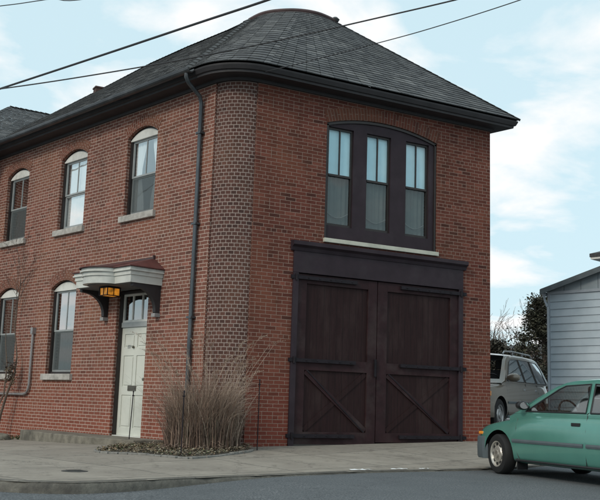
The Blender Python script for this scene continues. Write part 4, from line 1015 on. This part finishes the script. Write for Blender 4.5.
def interp(tab, x):
    for (a, *A), (b, *B) in zip(tab, tab[1:]):
        if a <= x <= b: t = (x - a) / (b - a); return [p + (q - p) * t for p, q in zip(A, B)]
    return list(tab[0][1:] if x < tab[0][0] else tab[-1][1:])
def make_vehicle(name, label, loc, rz, P):
    root = empty(name, loc, label, P['cat'], rz=rz)
    # body: stations (x, halfwidth, top, bottom)
    st = P['stations']; mb = MB(); n = 0
    ys = [0, .45, .80, .90, .945, .985, 1.0, .985, .93, .7, 0]
    def sec(x, w_, zt, zb):
        h = zt - zb
        zz = [zt + .012 * P.get('crown', 1), zt + .006, zt - .002, zt - .012, zt - .045, zt - h * .25, zt - h * .55, zt - h * .84, zb + .01, zb, zb]
        return [(x, y * w_, z) for y, z in zip(ys, zz)]
    rows = []
    for s_ in st:
        r_ = sec(*s_); rows.append(r_ + [(x, -y, z) for x, y, z in r_[-2:0:-1]])
    m_ = len(rows[0]); vs = [v for r_ in rows for v in r_]
    fs = [(i * m_ + k, i * m_ + (k + 1) % m_, (i + 1) * m_ + (k + 1) % m_, (i + 1) * m_ + k) for i in range(len(rows) - 1) for k in range(m_)]
    fs += [tuple(range(m_)), tuple(reversed(range((len(rows) - 1) * m_, len(rows) * m_)))]
    mb.mesh(vs, fs); body = mb.build('body', [P['paint'], BLK], root, smooth=True, local=True, angle=180)
    cut = MB()
    for ax in P['axles']:
        for sd in (-1, 1): cut.lathe([(0, 0), (P['arch'], 0), (P['arch'], sd * .5), (0, sd * .5)], (ax, sd * (P['track'] - .25), P['wr'] + .01), 'y', 40)
    co = cut.build('cut', BLK, None)
    s1 = body.modifiers.new('s', 'SUBSURF'); s1.levels = s1.render_levels = 2
    b1 = body.modifiers.new('b', 'BOOLEAN'); b1.operation = 'DIFFERENCE'; b1.solver = 'EXACT'; b1.material_mode = 'TRANSFER'; b1.object = co
    co.location = (0, 0, 0); loc0, rot0 = root.location.copy(), root.rotation_euler.copy(); root.location = (0, 0, 0); root.rotation_euler = (0, 0, 0)
    bpy.context.view_layer.update(); dg = bpy.context.evaluated_depsgraph_get()
    me = bpy.data.meshes.new_from_object(body.evaluated_get(dg)); old = body.data; body.modifiers.clear(); body.data = me; me.name = 'body'; bpy.data.meshes.remove(old)
    me.polygons.foreach_set('use_smooth', [True] * len(me.polygons)); me.set_sharp_from_angle(angle=R(38))
    bpy.data.objects.remove(co); root.location = loc0; root.rotation_euler = rot0
    # greenhouse
    gh = P['house']; belt = P['belt']; yb = P['yb']; slope = P['tumble']
    gm = MB(); rows = []
    bw0 = lambda x: interp([tuple(s_) for s_ in st[::-1]], x)
    for x, zt in gh:
        bl = min(belt, zt - .012); zlow = min(belt - .06, bw0(x)[1] - .05); ybx = min(yb, bw0(x)[0] * .93); yr = min(ybx, yb - slope * (zt - .05 - belt))
        r_ = [(x, 0, zt + P.get('rcrown', .035) * min(1, max(0, zt - belt) * 3)), (x, yr * .5, zt + .024 * min(1, max(0, zt - belt) * 3)), (x, yr * .86, zt + .0), (x, yr * .96, zt - .018 * min(1, max(0, zt - belt) * 3)), (x, yr, zt - min(.05, max(.006, (zt - belt) * .6))), (x, ybx, bl), (x, ybx, zlow)]
        rows.append(r_ + [(a_, -b_, c_) for a_, b_, c_ in r_[:0:-1]])
    m_ = len(rows[0]); vs = [v for r_ in rows for v in r_]; fs = []
    for i in range(len(rows) - 1):
        xm = (gh[i][0] + gh[i + 1][0]) / 2; hi = max(gh[i][1], gh[i + 1][1]) > belt + .03
        scr = any(min(a_, b_) < xm < max(a_, b_) for a_, b_, _ in P['screens'])
        for k in range(m_):
            if hi and k in (4, m_ - 5): continue                        # the sides are cut out separately, with their openings
            if scr and k in (0, 1, m_ - 1, m_ - 2): continue            # windscreen and rear window openings
            fs.append((i * m_ + k, i * m_ + (k + 1) % m_, (i + 1) * m_ + (k + 1) % m_, (i + 1) * m_ + k))
    gm.mesh(vs, fs); gm.build('roof', P['paint'], root, smooth=True, local=True, angle=35)
    sidey = lambda z: yb - slope * (z - belt)
    tops = [(x, zt - min(.05, (zt - belt) * .6)) for x, zt in gh if zt > belt + .02]
    ring = tops + [(tops[-1][0] - .02, belt - .005), (tops[0][0] + .06, belt - .005)]
    for sd in (-1, 1):
        bm = bmesh.new()
        for poly in [ring] + P['windows']:
            bv = [bm.verts.new((x, sd * sidey(z), z)) for x, z in poly]
            for a_, b_ in zip(bv, bv[1:] + bv[:1]): bm.edges.new((a_, b_))
        bmesh.ops.triangle_fill(bm, edges=bm.edges[:], use_beauty=True, use_dissolve=False)
        q = MB(); bm.verts.index_update(); q.mesh([tuple(v_.co) for v_ in bm.verts], [tuple(v_.index for v_ in f.verts) for f in bm.faces]); bm.free()
        q.build('pillars', P['paint'], root, local=True)
    xs_ = [x for x, z in tops]; xa, xb = max(xs_) - .05, min(xs_) + .05
    q = MB(); q.box(xb, xa, -yb + .05, yb - .05, belt - .05, belt + .022); q.build('cabin_trim', CABIN, root, bevel=.01, local=True)
    hh = max(z for x, z in gh)
    q = MB(); q.box(gh[len(gh) // 2 + 2][0], P['mirror'][0] - .55, -.45, .45, hh - .055, hh - .045); q.build('headliner', CABIN, root, local=True)
    for sx in P['seats']:
        for sy in (-.36, .36):
            q = MB(); sh_ = hh - belt
            q.prism([(sx + .10, belt - .02), (sx - .02, belt + sh_ * .45), (sx - .12, belt + sh_ * .46), (sx - .10, belt - .02)], sy - .22, sy + .22); st1 = q.build('seat', CABIN, root, bevel=.03, local=True)
            q = MB(); q.box(sx - .11, sx - .03, sy - .11, sy + .11, belt + sh_ * .48, belt + sh_ * .80); q.build('headrest', CABIN, st1, bevel=.03, local=True)
    q = MB(); ring_ = [(P['seats'][0] + .42 + .06 * math.sin(2 * math.pi * k / 20), .36 + .17 * math.cos(2 * math.pi * k / 20), belt + .02 + .17 * math.sin(2 * math.pi * k / 20)) for k in range(21)]; q.tube(ring_, .014, 6, False); q.build('steering_wheel', BLK, root, local=True)
    def glass_poly(poly, sd, nm='side_window', par=root, mt=CGL, off=.007, th=.006, seal=True):
        q = MB(); n_ = len(poly)
        o = [(x, sd * (sidey(z) + off), z) for x, z in poly]; i_ = [(x, sd * (sidey(z) + off - th), z) for x, z in poly]
        q.mesh(o + i_, [tuple(range(n_)), tuple(reversed(range(n_, 2 * n_)))] + [(k, (k + 1) % n_, n_ + (k + 1) % n_, n_ + k) for k in range(n_)]); w_ = q.build(nm, mt, par, local=True)
        if seal:
            q = MB(); q.tube([(x, sd * (sidey(z) + off), z) for x, z in poly] + [(poly[0][0], sd * (sidey(poly[0][1]) + off), poly[0][1])], .011, 6, False); q.build('window_seal', BLK, w_, local=True)
        return w_
    for poly in P['windows']:
        for sd in (-1, 1): glass_poly(poly, sd)
    # windscreen and rear window follow the shell
    for (xa, xb, nm) in P['screens']:
        q = MB(); n_ = 24; vs = []
        for i in range(n_ + 1):
            x = xa + (xb - xa) * i / n_; zt = interp(gh, x)[0]; yr = (yb - slope * (zt - .05 - belt)) * .90
            for j in range(9):
                y = yr * (j / 4 - 1); cz = zt + P.get('rcrown', .035) * min(1, (zt - belt) * 3) * (1 - (j / 4 - 1) ** 2) + .010
                vs.append((x, y, cz))
        q.mesh(vs, [(i * 9 + j, i * 9 + j + 1, (i + 1) * 9 + j + 1, (i + 1) * 9 + j) for i in range(n_) for j in range(8)])
        q.build(nm, CGL, root, smooth=True, local=True, recalc=False)
    bw = lambda x: interp([tuple(s_) for s_ in st[::-1]] if st[0][0] > st[-1][0] else st, x)
    def surf(x, z):                     # outer half width of the body side near height z
        w_, zt, zb = bw(x); h = zt - zb; t = (zt - z) / h
        return w_ * (interp([(-1, .90), (0, .90), (.06, .945), (.25, .985), (.55, 1.0), (.84, .985), (2, .93)], t)[0]) - .004
    # mouldings
    for (x0, x1, z, th_, mt, nm) in P['mould']:
        for sd in (-1, 1):
            q = MB(); n_ = 24; vs = []
            for i in range(n_ + 1):
                x = x0 + (x1 - x0) * i / n_; y = surf(x, z)
                for dy, dz in ((-.01, -th_ / 2), (.010, -th_ / 2), (.016, 0), (.010, th_ / 2), (-.01, th_ / 2)): vs.append((x, sd * (y + dy), z + dz))
            q.mesh(vs, [(i * 5 + k, i * 5 + (k + 1) % 5, (i + 1) * 5 + (k + 1) % 5, (i + 1) * 5 + k) for i in range(n_) for k in range(5)] + [(0, 1, 2, 3, 4), tuple(n_ * 5 + k for k in range(5))]); q.build(nm, mt, root, local=True)
    # door gaps
    for seam in P['seams']:
        for sd in (-1, 1):
            q = MB(); pts = []
            for x, z in cr_spline(seam, 4): pts.append((x, sd * (surf(x, z) - .0035 if z < belt else sidey(z) + .001), z))
            q.tube(pts, .0055, 5); q.build('door_gap', BLK, root, local=True)
    for (x, z) in P['handles']:
        for sd in (-1, 1):
            q = MB(); y = surf(x, z) - .012; q.box(x - .075, x + .075, min(sd * y, sd * (y + .03)), max(sd * y, sd * (y + .03)), z - .022, z + .022); q.build('door_handle', P.get('handle_mat', BLK), root, bevel=.006, local=True)
    # mirrors
    for sd in (-1, 1):
        x, z, s_ = P['mirror']; y = sidey(z) + .02
        q = MB(); prof = [(0, -.02), (.05, -.02), (.075, 0), (.07, .05), (.035, .085), (0, .09)]
        q.lathe(prof, (0, 0, 0), 'x', 18); q.v = [(x + (v[0]) * s_, sd * (y + .10 * s_) + v[1] * 1.35 * s_, z + v[2] * .85 * s_) for v in q.v]
        q.bar((x + .02, sd * (y - .05), z - .03), (x + .02, sd * (y + .08), z - .02), .05, .03)
        mi = q.build('wing_mirror', P.get('mirror_mat', BLK), root, smooth=True, local=True)
        q = MB(); q.lathe([(0, -.0225), (.058, -.0225), (.058, -.021), (0, -.021)], (0, 0, 0), 'x', 18); q.v = [(x + v[0] * s_, sd * (y + .10 * s_) + v[1] * 1.3 * s_, z + v[2] * .8 * s_) for v in q.v]; q.build('mirror_glass', CHROME, mi, local=True)
    # bumpers
    for (xs, z0, z1, mt, nm) in P['bumpers']:
        q = MB(); vs = []; n_ = len(xs)
        for (x, y) in xs:
            for dx, zz in ((0, z0), (.015, z0 + .03), (.02, (z0 + z1) / 2), (.015, z1 - .02), (0, z1)): vs.append((x + math.copysign(dx, x), y * (1 + dx * .6), zz))
        vs += [(x - math.copysign(.03, x), y * .93, zz) for (x, y) in xs for zz in (z0, z0, z0, z1, z1)]
        N = n_ * 5
        fs = [(i * 5 + k, i * 5 + k + 1, (i + 1) * 5 + k + 1, (i + 1) * 5 + k) for i in range(n_ - 1) for k in range(4)]
        fs += [(i * 5 + 4, (i + 1) * 5 + 4, N + (i + 1) * 5 + 4, N + i * 5 + 4) for i in range(n_ - 1)] + [(i * 5, N + i * 5, N + (i + 1) * 5, (i + 1) * 5) for i in range(n_ - 1)]
        fs += [(0, 1, 2, 3, 4, N + 4, N), ((n_ - 1) * 5 + 4, (n_ - 1) * 5 + 3, (n_ - 1) * 5 + 2, (n_ - 1) * 5 + 1, (n_ - 1) * 5, N + (n_ - 1) * 5, N + (n_ - 1) * 5 + 4)]
        q.mesh(vs, fs); q.build(nm, mt, root, smooth=True, local=True, angle=45)
    for (x0, x1, y0, y1, z0, z1, mt, nm) in P['lamps']:
        for sd in (-1, 1):
            q = MB(); q.box(x0, x1, min(sd * y0, sd * y1), max(sd * y0, sd * y1), z0, z1); q.build(nm, mt, root, bevel=.012, local=True)
    # wheels
    for ax in P['axles']:
        for sd in (-1, 1):
            c = (ax, sd * P['track'], P['wr']); r_ = P['wr']; w2 = .09
            q = MB(); q.lathe([(r_ * .64, -w2), (r_ * .8, -w2 - .006), (r_ * .94, -w2 + .002), (r_, -w2 + .025), (r_, w2 - .025), (r_ * .94, w2 - .002), (r_ * .8, w2 + .006), (r_ * .64, w2)], c, 'y', 40, closed=True)
            wh = q.build('wheel', RUB, root, smooth=True, local=True)
            q = MB(); s_ = sd
            q.lathe([(r_ * .65, s_ * (w2 + .002)), (r_ * .60, s_ * (w2 - .004)), (r_ * .56, s_ * (w2 - .03)), (r_ * .44, s_ * (w2 - .028)), (r_ * .40, s_ * (w2 - .01)), (r_ * .22, s_ * (w2 - .004)), (r_ * .20, s_ * (w2 + .014)), (r_ * .05, s_ * (w2 + .018)), (0, s_ * (w2 + .018))], c, 'y', 36, capped=False)
            rim = q.build('rim', P['rim'], wh, smooth=True, local=True)
            nh = P['holes']; made = [wh, rim]
            for k in range(nh):
                t = 2 * math.pi * k / nh; cx_, cz_ = c[0] + math.cos(t) * r_ * .48, c[2] + math.sin(t) * r_ * .48; hr = r_ * P['hole_r']; q = MB()
                pts = [(cx_ + hr * math.cos(u), cz_ + hr * math.sin(u)) for u in [2 * math.pi * j / 12 for j in range(12)]]
                q.prism(pts, c[1] + s_ * (w2 - .034), c[1] + s_ * (w2 - .0205)); made.append(q.build('rim_opening', BLK, wh, local=True))
            if ax > 0 and P.get('steer'):
                rot = Matrix.Translation(Vector(c)) @ Matrix.Rotation(P['steer'], 4, 'Z') @ Matrix.Translation(-Vector(c))
                for o1 in made: o1.data.transform(rot)
    for f in P.get('extras', []): f(root, P, surf, sidey)
    return root

PA = dict(cat='car', paint=TEAL, axles=(1.19, -1.27), wr=.283, track=.735, arch=.335, belt=.885, yb=.775, tumble=.47, rim=STEEL, holes=9, hole_r=.095,
    stations=[(1.80, .50, .52, .26), (1.785, .66, .60, .22), (1.71, .75, .655, .18), (1.50, .80, .715, .17), (1.2, .822, .765, .17), (.95, .83, .80, .17), (.80, .832, .83, .17), (.55, .835, .875, .17), (.2, .838, .885, .17), (-.4, .838, .885, .17), (-1.0, .836, .885, .17), (-1.35, .83, .89, .18), (-1.6, .82, .90, .18), (-1.85, .79, .885, .20), (-2.02, .72, .86, .24), (-2.08, .55, .80, .30)],
    house=[(.98, .84), (.80, .93), (.5, 1.115), (.22, 1.27), (.05, 1.325), (-.15, 1.35), (-.5, 1.362), (-.9, 1.345), (-1.1, 1.30), (-1.35, 1.15), (-1.62, .95), (-1.72, .88)],
    windows=[[(.63, .905), (.40, 1.05), (.13, 1.215), (.02, 1.262), (-.42, 1.285), (-.50, .905)], [(-.58, .905), (-.50, 1.285), (-.90, 1.27), (-1.12, 1.19), (-1.34, 1.02), (-1.36, .905)]],
    screens=[(.86, .12, 'windscreen'), (-1.05, -1.58, 'rear_window')],
    mould=[(.86, -.50, .49, .05, PLAS, 'side_moulding'), (-.56, -.86, .49, .05, PLAS, 'side_moulding'), (.80, -.84, .225, .03, BLK, 'sill_strip')],
    seams=[[(.80, .84), (.80, .6), (.78, .35), (.72, .22)], [(-.53, .90), (-.54, .6), (-.54, .35), (-.54, .22)], [(-1.38, .90), (-1.30, .75), (-.98, .55), (-.90, .3)], [(-.52, .89), (-.545, .91)]],
    handles=[(-.36, .755), (-1.12, .755)], mirror=(.60, .985, 1.0), seats=(-.18, -.95),
    bumpers=[([(1.53, .80), (1.68, .775), (1.78, .70), (1.835, .45), (1.85, 0), (1.835, -.45), (1.78, -.70), (1.68, -.775), (1.53, -.80)], .20, .52, PLAS, 'front_bumper'), ([(-1.62, -.83), (-1.9, -.80), (-2.05, -.72), (-2.12, -.4), (-2.13, 0), (-2.12, .4), (-2.05, .72), (-1.9, .80), (-1.62, .83)], .24, .54, PLAS, 'rear_bumper')],
    lamps=[(1.68, 1.79, .40, .62, .54, .62, LENS, 'headlight'), (1.60, 1.70, .70, .762, .545, .59, AMBL, 'indicator_lamp'), (-2.10, -1.98, .42, .74, .62, .76, REDL, 'tail_light')])
hd = Vector((.070, .9975, 0)).normalized(); rz = math.atan2(hd.y, hd.x)
lf = Vector((2.265, -3.98, 0)); left_v = Vector((-hd.y, hd.x, 0)); o_ = lf - hd * 1.19 * 1.07 - left_v * .735
def mudflap(root, P, surf, sidey):
    for sd in (-1, 1):
        q = MB(); q.box(.78, .80, min(sd * .62, sd * .80), max(sd * .62, sd * .80), .09, .26); q.build('mud_flap', BLK, root, local=True)
PA['extras'] = [mudflap]; PA['steer'] = R(-11)
tz = Rz(lf.x, lf.y)
tc_ = make_vehicle('parked_car', 'teal green four-door compact car parked at the right edge of the picture', (o_.x, o_.y, tz), rz, PA); tc_.scale = (1.07, 1, 1)

def suv_extra(root, P, surf, sidey):
    for sd in (-1, 1):
        q = MB(); y = sd * .56; q.tube([(.35, y, 1.70), (.25, y, 1.765), (-.3, y, 1.79), (-1.6, y, 1.775), (-1.75, y, 1.71)], .018, 8)
        for x in (-.3, -1.0): q.box(x - .03, x + .03, y - .015, y + .015, 1.70, 1.775)
        q.build('roof_rail', ALLOY, root, smooth=True, local=True, angle=40)
    q = MB(); q.box(2.20, 2.235, -.38, .38, .72, .86); gr = q.build('grille', BLK, root, bevel=.02, local=True)
    q = MB()
    for z in (.755, .79, .825): q.box(2.236, 2.245, -.36, .36, z - .006, z + .006)
    q.build('grille_bar', ALLOY, gr, local=True)
PS = dict(cat='car', paint=TAUPE, axles=(1.42, -1.40), wr=.345, track=.78, arch=.40, belt=1.06, yb=.86, tumble=.36, rim=ALLOY, holes=5, hole_r=.09, crown=1.5, rcrown=.045,
    stations=[(2.25, .55, .80, .40), (2.22, .74, .88, .34), (2.08, .84, .93, .30), (1.75, .89, .97, .28), (1.42, .905, 1.0, .28), (1.1, .91, 1.03, .28), (.8, .912, 1.06, .28), (0, .915, 1.07, .28), (-1.0, .915, 1.07, .28), (-1.7, .905, 1.07, .28), (-2.1, .88, 1.07, .30), (-2.28, .80, 1.04, .36), (-2.32, .6, .98, .44)],
    house=[(1.25, 1.03), (1.05, 1.12), (.75, 1.36), (.5, 1.56), (.30, 1.66), (0, 1.70), (-.8, 1.715), (-1.6, 1.70), (-1.85, 1.66), (-2.05, 1.45), (-2.22, 1.12), (-2.28, 1.0)],
    windows=[[(.86, 1.09), (.62, 1.30), (.34, 1.52), (.18, 1.58), (-.28, 1.60), (-.30, 1.09)], [(-.38, 1.09), (-.36, 1.60), (-1.10, 1.60), (-1.16, 1.09)], [(-1.24, 1.09), (-1.18, 1.60), (-1.66, 1.58), (-1.86, 1.45), (-1.98, 1.09)]],
    screens=[(1.12, .38, 'windscreen'), (-1.88, -2.18, 'rear_window')],
    mould=[(1.0, -.98, .62, .05, PLAS, 'side_moulding'), (1.0, -.96, .32, .06, PLAS, 'sill_strip')],
    seams=[[(.98, 1.02), (.98, .7), (.95, .4), (.9, .33)], [(-.34, 1.06), (-.34, .7), (-.34, .34)], [(-1.2, 1.06), (-1.2, .8), (-1.0, .6), (-.95, .4)]],
    handles=[(-.16, .92), (-1.02, .92)], handle_mat=ALLOY, mirror=(.86, 1.16, 1.45), seats=(0.0, -.95), mirror_mat=TAUPE,
    bumpers=[([(1.86, .90), (2.08, .87), (2.25, .76), (2.31, .45), (2.33, 0), (2.31, -.45), (2.25, -.76), (2.08, -.87), (1.86, -.90)], .30, .62, TAUPE, 'front_bumper'), ([(-1.9, -.91), (-2.2, -.88), (-2.36, -.72), (-2.40, 0), (-2.36, .72), (-2.2, .88), (-1.9, .91)], .34, .64, TAUPE, 'rear_bumper')],
    lamps=[(2.10, 2.25, .46, .80, .72, .87, LENS, 'headlight'), (1.95, 2.12, .82, .87, .74, .84, AMBL, 'indicator_lamp'), (-2.33, -2.22, .62, .80, .75, 1.0, REDL, 'tail_light')])
PS['extras'] = [suv_extra]
sd_ = Vector((-.866, -.5, 0)); so_ = Vector((7.14, 2.24, 0))
make_vehicle('parked_car', 'taupe grey sport utility vehicle with roof rails parked behind the brick building', (so_.x, so_.y, Rz(so_.x, so_.y) + .0), math.atan2(sd_.y, sd_.x), PS)

# ------------------------------------------------------------------ pale sided house on the right
SIDING = NT('blue_grey_siding'); v = SIDING.coord(); SIDING.base(SIDING.ramp(SIDING.noise(v, 2.2, 5), [(.3, (.36, .43, .48)), (.7, (.45, .52, .57))])); SIDING.b.inputs['Roughness'].default_value = .8
SIDG = simple('gable_panel', (.27, .32, .35), .7, var=.12, scale=3)
TRIMG = simple('grey_trim', (.34, .38, .42), .6, var=.08)
HC = Vector((9.32, 2.43, 0)); HA = -DL; HB = NO
FH = lambda a, b, z: HC + HA * a + HB * b + Vector((0, 0, z))
hs = empty('sided_house', HC, 'pale blue grey house with lapped siding and a low gable on the right', 'house')
GW, PIT = 7.2, .275; ZH = 3.60
q = MB(FH); nb = 19; hb = (ZH - .15) / nb
for k in range(nb):
    z0, z1 = .15 + k * hb, .15 + (k + 1) * hb
    q.mesh([(.07, .0, z0), (.07, .022, z0), (.07, .004, z1), (.07, -.02, z1), (GW - .07, .0, z0), (GW - .07, .022, z0), (GW - .07, .004, z1), (GW - .07, -.02, z1)], [(0, 1, 5, 4), (1, 2, 6, 5), (2, 3, 7, 6), (0, 3, 2, 1), (4, 5, 6, 7)])
q.box(0.02, GW - .02, -.30, -.01, -.3, ZH)
q.build('siding', SIDING.m, hs, recalc=True)
q = MB(FH); q.box(0, .07, -.08, .03, -.2, ZH); q.box(GW - .07, GW, -.08, .03, -.2, ZH); q.box(0, GW, -.03, .035, ZH + .002, ZH + .07); q.build('corner_board', TRIMG, hs)
q = MB(FH)
ap = GW / 2
n = 16
for i in range(n):
    a0, a1 = GW * i / n, GW * (i + 1) / n - .012; t = lambda a: ZH + .075 + PIT * (ap - abs(a - ap))
    q.mesh([(a0, .0, ZH + .072), (a1, .0, ZH + .072), (a1, .0, t(a1) + .03), (a0, .0, t(a0) + .03), (a0, -.1, ZH + .072), (a1, -.1, ZH + .072), (a1, -.1, t(a1) + .03), (a0, -.1, t(a0) + .03)], [(0, 1, 2, 3), (4, 7, 6, 5), (0, 3, 7, 4), (1, 5, 6, 2)])
q.build('gable', SIDG, hs)
q = MB(FH); q.box(0, .02, -9, -.30, -.2, ZH + .1); q.box(GW - .02, GW, -9, -.30, -.2, ZH + .1); q.box(0, GW, -9.02, -9, -.2, ZH); q.build('wall', SIDING.m, hs)
q = MB(FH); zr = lambda a: ZH + .11 + PIT * (ap - abs(a - ap))
for a0, a1 in ((-.12, ap), (ap, GW + .12)):
    q.mesh([(a, b, zr(a) + dz) for b in (.16, -9.2) for a in (a0, a1) for dz in (0, .06)], [(0, 1, 3, 2), (4, 6, 7, 5), (0, 2, 6, 4), (1, 5, 7, 3), (0, 4, 5, 1), (2, 3, 7, 6)])
q.build('roof', simple('dark_shingle', (.05, .052, .055), .85, var=.3, scale=20), hs)
q = MB(FH)
for a0, a1 in ((-.12, ap), (ap, GW + .12)):
    q.mesh([(a, b, zr(a) + dz) for b in (.165, .19) for a in (a0, a1) for dz in (-.08, .045)], [(0, 1, 3, 2), (4, 6, 7, 5), (0, 2, 6, 4), (1, 5, 7, 3), (0, 4, 5, 1), (2, 3, 7, 6)])
q.build('rake_board', simple('dark_rake', (.10, .12, .13), .6), hs)
q = MB(FH); q.tube([(-.10, .05, ZH + .02), (-.10, -9, ZH + .02)], .05, 8); q.tube([(-.10, .04, ZH), (-.08, .03, ZH - .12), (.0, .045, ZH - .3)], .03, 8); q.tube([(.03, .06, ZH - .3), (.03, .06, .2)], .03, 8); q.build('gutter', TRIMG, hs, smooth=True)
# taller neighbour whose eave tip shows at the picture edge
h2 = empty('neighbour_house', (12.6, 3.8, .2), 'taller house whose dark eave tip shows at the right edge above the sided house', 'house')
F2 = lambda a, b, z: Vector((12.95, 3.75, 0)) + HA * a - HB * b + Vector((0, 0, z))
q = MB(F2); q.box(0, 6, 0, 7, 0, 5.0); q.build('wall', TRIMG, h2)
q = MB(F2); q.box(-.4, 6.4, -.4, 7.4, 5.0, 5.06); q.build('soffit', WHT, h2)
q = MB(F2); q.mesh([(-.42, -.42, 5.062), (6.42, -.42, 5.062), (6.42, 7.42, 5.062), (-.42, 7.42, 5.062), (-.42, -.42, 5.16), (6.42, -.42, 5.16), (6.42, 7.42, 5.16), (-.42, 7.42, 5.16), (3, 2.5, 6.3), (3, 4.5, 6.3)], [(0, 3, 2, 1), (0, 1, 5, 4), (1, 2, 6, 5), (2, 3, 7, 6), (3, 0, 4, 7), (4, 5, 8), (5, 6, 9, 8), (6, 7, 9), (7, 4, 8, 9)]); q.build('roof', MATS['dark_shingle'], h2)
# low outbuilding far behind
ob = empty('outbuilding', (20, 16.3, .3), 'low dark roofed outbuilding far behind the building and the parked utility vehicle', 'building')
d_ = Vector((.87, -.49, 0)); e_ = Vector((.49, .87, 0)); F3 = lambda a, b, z: Vector((18.4, 17.3, 0)) + d_ * a + e_ * b + Vector((0, 0, z))
q = MB(F3); q.box(0, 5, 0, 4, 0, 2.9); q.build('wall', simple('brown_board', (.09, .07, .06), .8, var=.3), ob)
q = MB(F3); q.mesh([(-.3, -.3, 2.902), (5.3, -.3, 2.902), (5.3, 4.3, 2.902), (-.3, 4.3, 2.902), (-.3, 2, 3.62), (5.3, 2, 3.62)], [(0, 3, 2, 1), (0, 1, 5, 4), (2, 3, 4, 5), (1, 2, 5), (3, 0, 4)]); q.build('roof', MATS['dark_shingle'], ob)
q = MB(F3); q.box(1.5, 2.4, -.02, .0, .2, 2.2); q.build('door', TRIMG, ob)

# ------------------------------------------------------------------ trees
def foliage_mats(tag, c):
    return [simple(f'{tag}_{i}', tuple(x * k for x in c), .75, var=.3, scale=5, bump=0) for i, k in enumerate((.55, .9, 1.35))]
def evergreen(c, h, r, seed, label, cat='tree', nl=15000, col3=(.055, .055, .034), name='evergreen_tree'):
    rr = random.Random(seed); root = empty(name, c, label, cat); c = Vector(c)
    q = MB(); q.tube([tuple(c), tuple(c + Vector((.05, 0, h * .5))), tuple(c + Vector((0, .05, h * .9)))], [.16, .10, .03], 7); 
    for k in range(75):
        z = rr.uniform(.1, .98) * h; a_ = rr.uniform(0, 6.28); L = r * (1.05 - z / h) * 1.0 + .2
        q.tube([tuple(c + Vector((0, 0, z))), tuple(c + Vector((math.cos(a_) * L * .6, math.sin(a_) * L * .6, z + .1))), tuple(c + Vector((math.cos(a_) * L, math.sin(a_) * L, z + .35)))], [.03, .02, .006], 4)
    q.build('trunk', BARKD, root, smooth=True)
    q = MB(); clumps = []
    for k in range(330):
        z = rr.random() ** .8; a_ = rr.uniform(0, 6.28); prof = math.sin(math.pi * min(1, .12 + .88 * (1 - z) ** .85) * .5) * (1 - .15 * z)
        rad = r * prof * rr.uniform(.45, 1.08); clumps.append((c + Vector((math.cos(a_) * rad, math.sin(a_) * rad, .25 + z * (h - .3))), rr.uniform(.14, .34) * (r / 1.6), rr.choice((0, 0, 1, 1, 2))))
    for k in range(nl):
        cc, cr_, mi = rr.choice(clumps); v = Vector((rr.gauss(0, 1), rr.gauss(0, 1), rr.gauss(0, 1))).normalized() * cr_ * rr.uniform(.3, 1.15); v.z *= 1.2
        q.cur = mi if rr.random() < .8 else rr.choice((0, 1, 2)); leaf(q, cc + v, rr.uniform(.035, .085), 1.0, rr)
    q.build('foliage', foliage_mats('leaf' + str(seed), col3), root, recalc=False); return root
def bare_tree(c, h, seed, label, r=.09, name='bare_tree', depth=4, spread=.75):
    rr = random.Random(seed); root = empty(name, c, label, 'tree'); c = Vector(c); q = MB(); top = c + Vector((rr.uniform(-.2, .2), rr.uniform(-.2, .2), h * .35))
    q.tube([tuple(c), tuple(c.lerp(top, .5) + Vector((.05, 0, 0))), tuple(top)], [r, r * .85, r * .75], 8, False); q.build('trunk', BARK, root, smooth=True)
    q = MB()
    for k in range(5): grow(q, top - Vector((0, 0, h * .02 * k)), Vector((rr.uniform(-.5, .5), rr.uniform(-.5, .5), 1)), h * .27, r * .55, depth, rr, spread, .25, 4, .006 * h / 5, .15, (2, 3))
    q.build('branches', BARK, root); return root
evergreen((17.55, 11.3, .3), 4.6, 1.8, 21, 'dark bushy evergreen tree behind the sided house and the utility vehicle')
evergreen((16.6, 12.9, .3), 3.0, 1.3, 22, 'lower dark evergreen bush left of the bushy evergreen tree', 'bush', 12000, (.05, .048, .035), 'evergreen_bush')
bare_tree((22.6, 20.0, .3), 5.6, 31, 'small leafless tree against the sky left of the dark evergreen')
bare_tree((20.6, 17.9, .3), 4.2, 33, 'slender leafless tree right behind the corner of the brick building')
bare_tree((18.6, 13.2, .3), 5.2, 34, 'leafless tree with thin twigs rising above the dark evergreen', .07)
bare_tree((3.9, 30, 0), 15.6, 37, 'tall leafless tree whose twig tops show above the roof ridge', .2, depth=4)
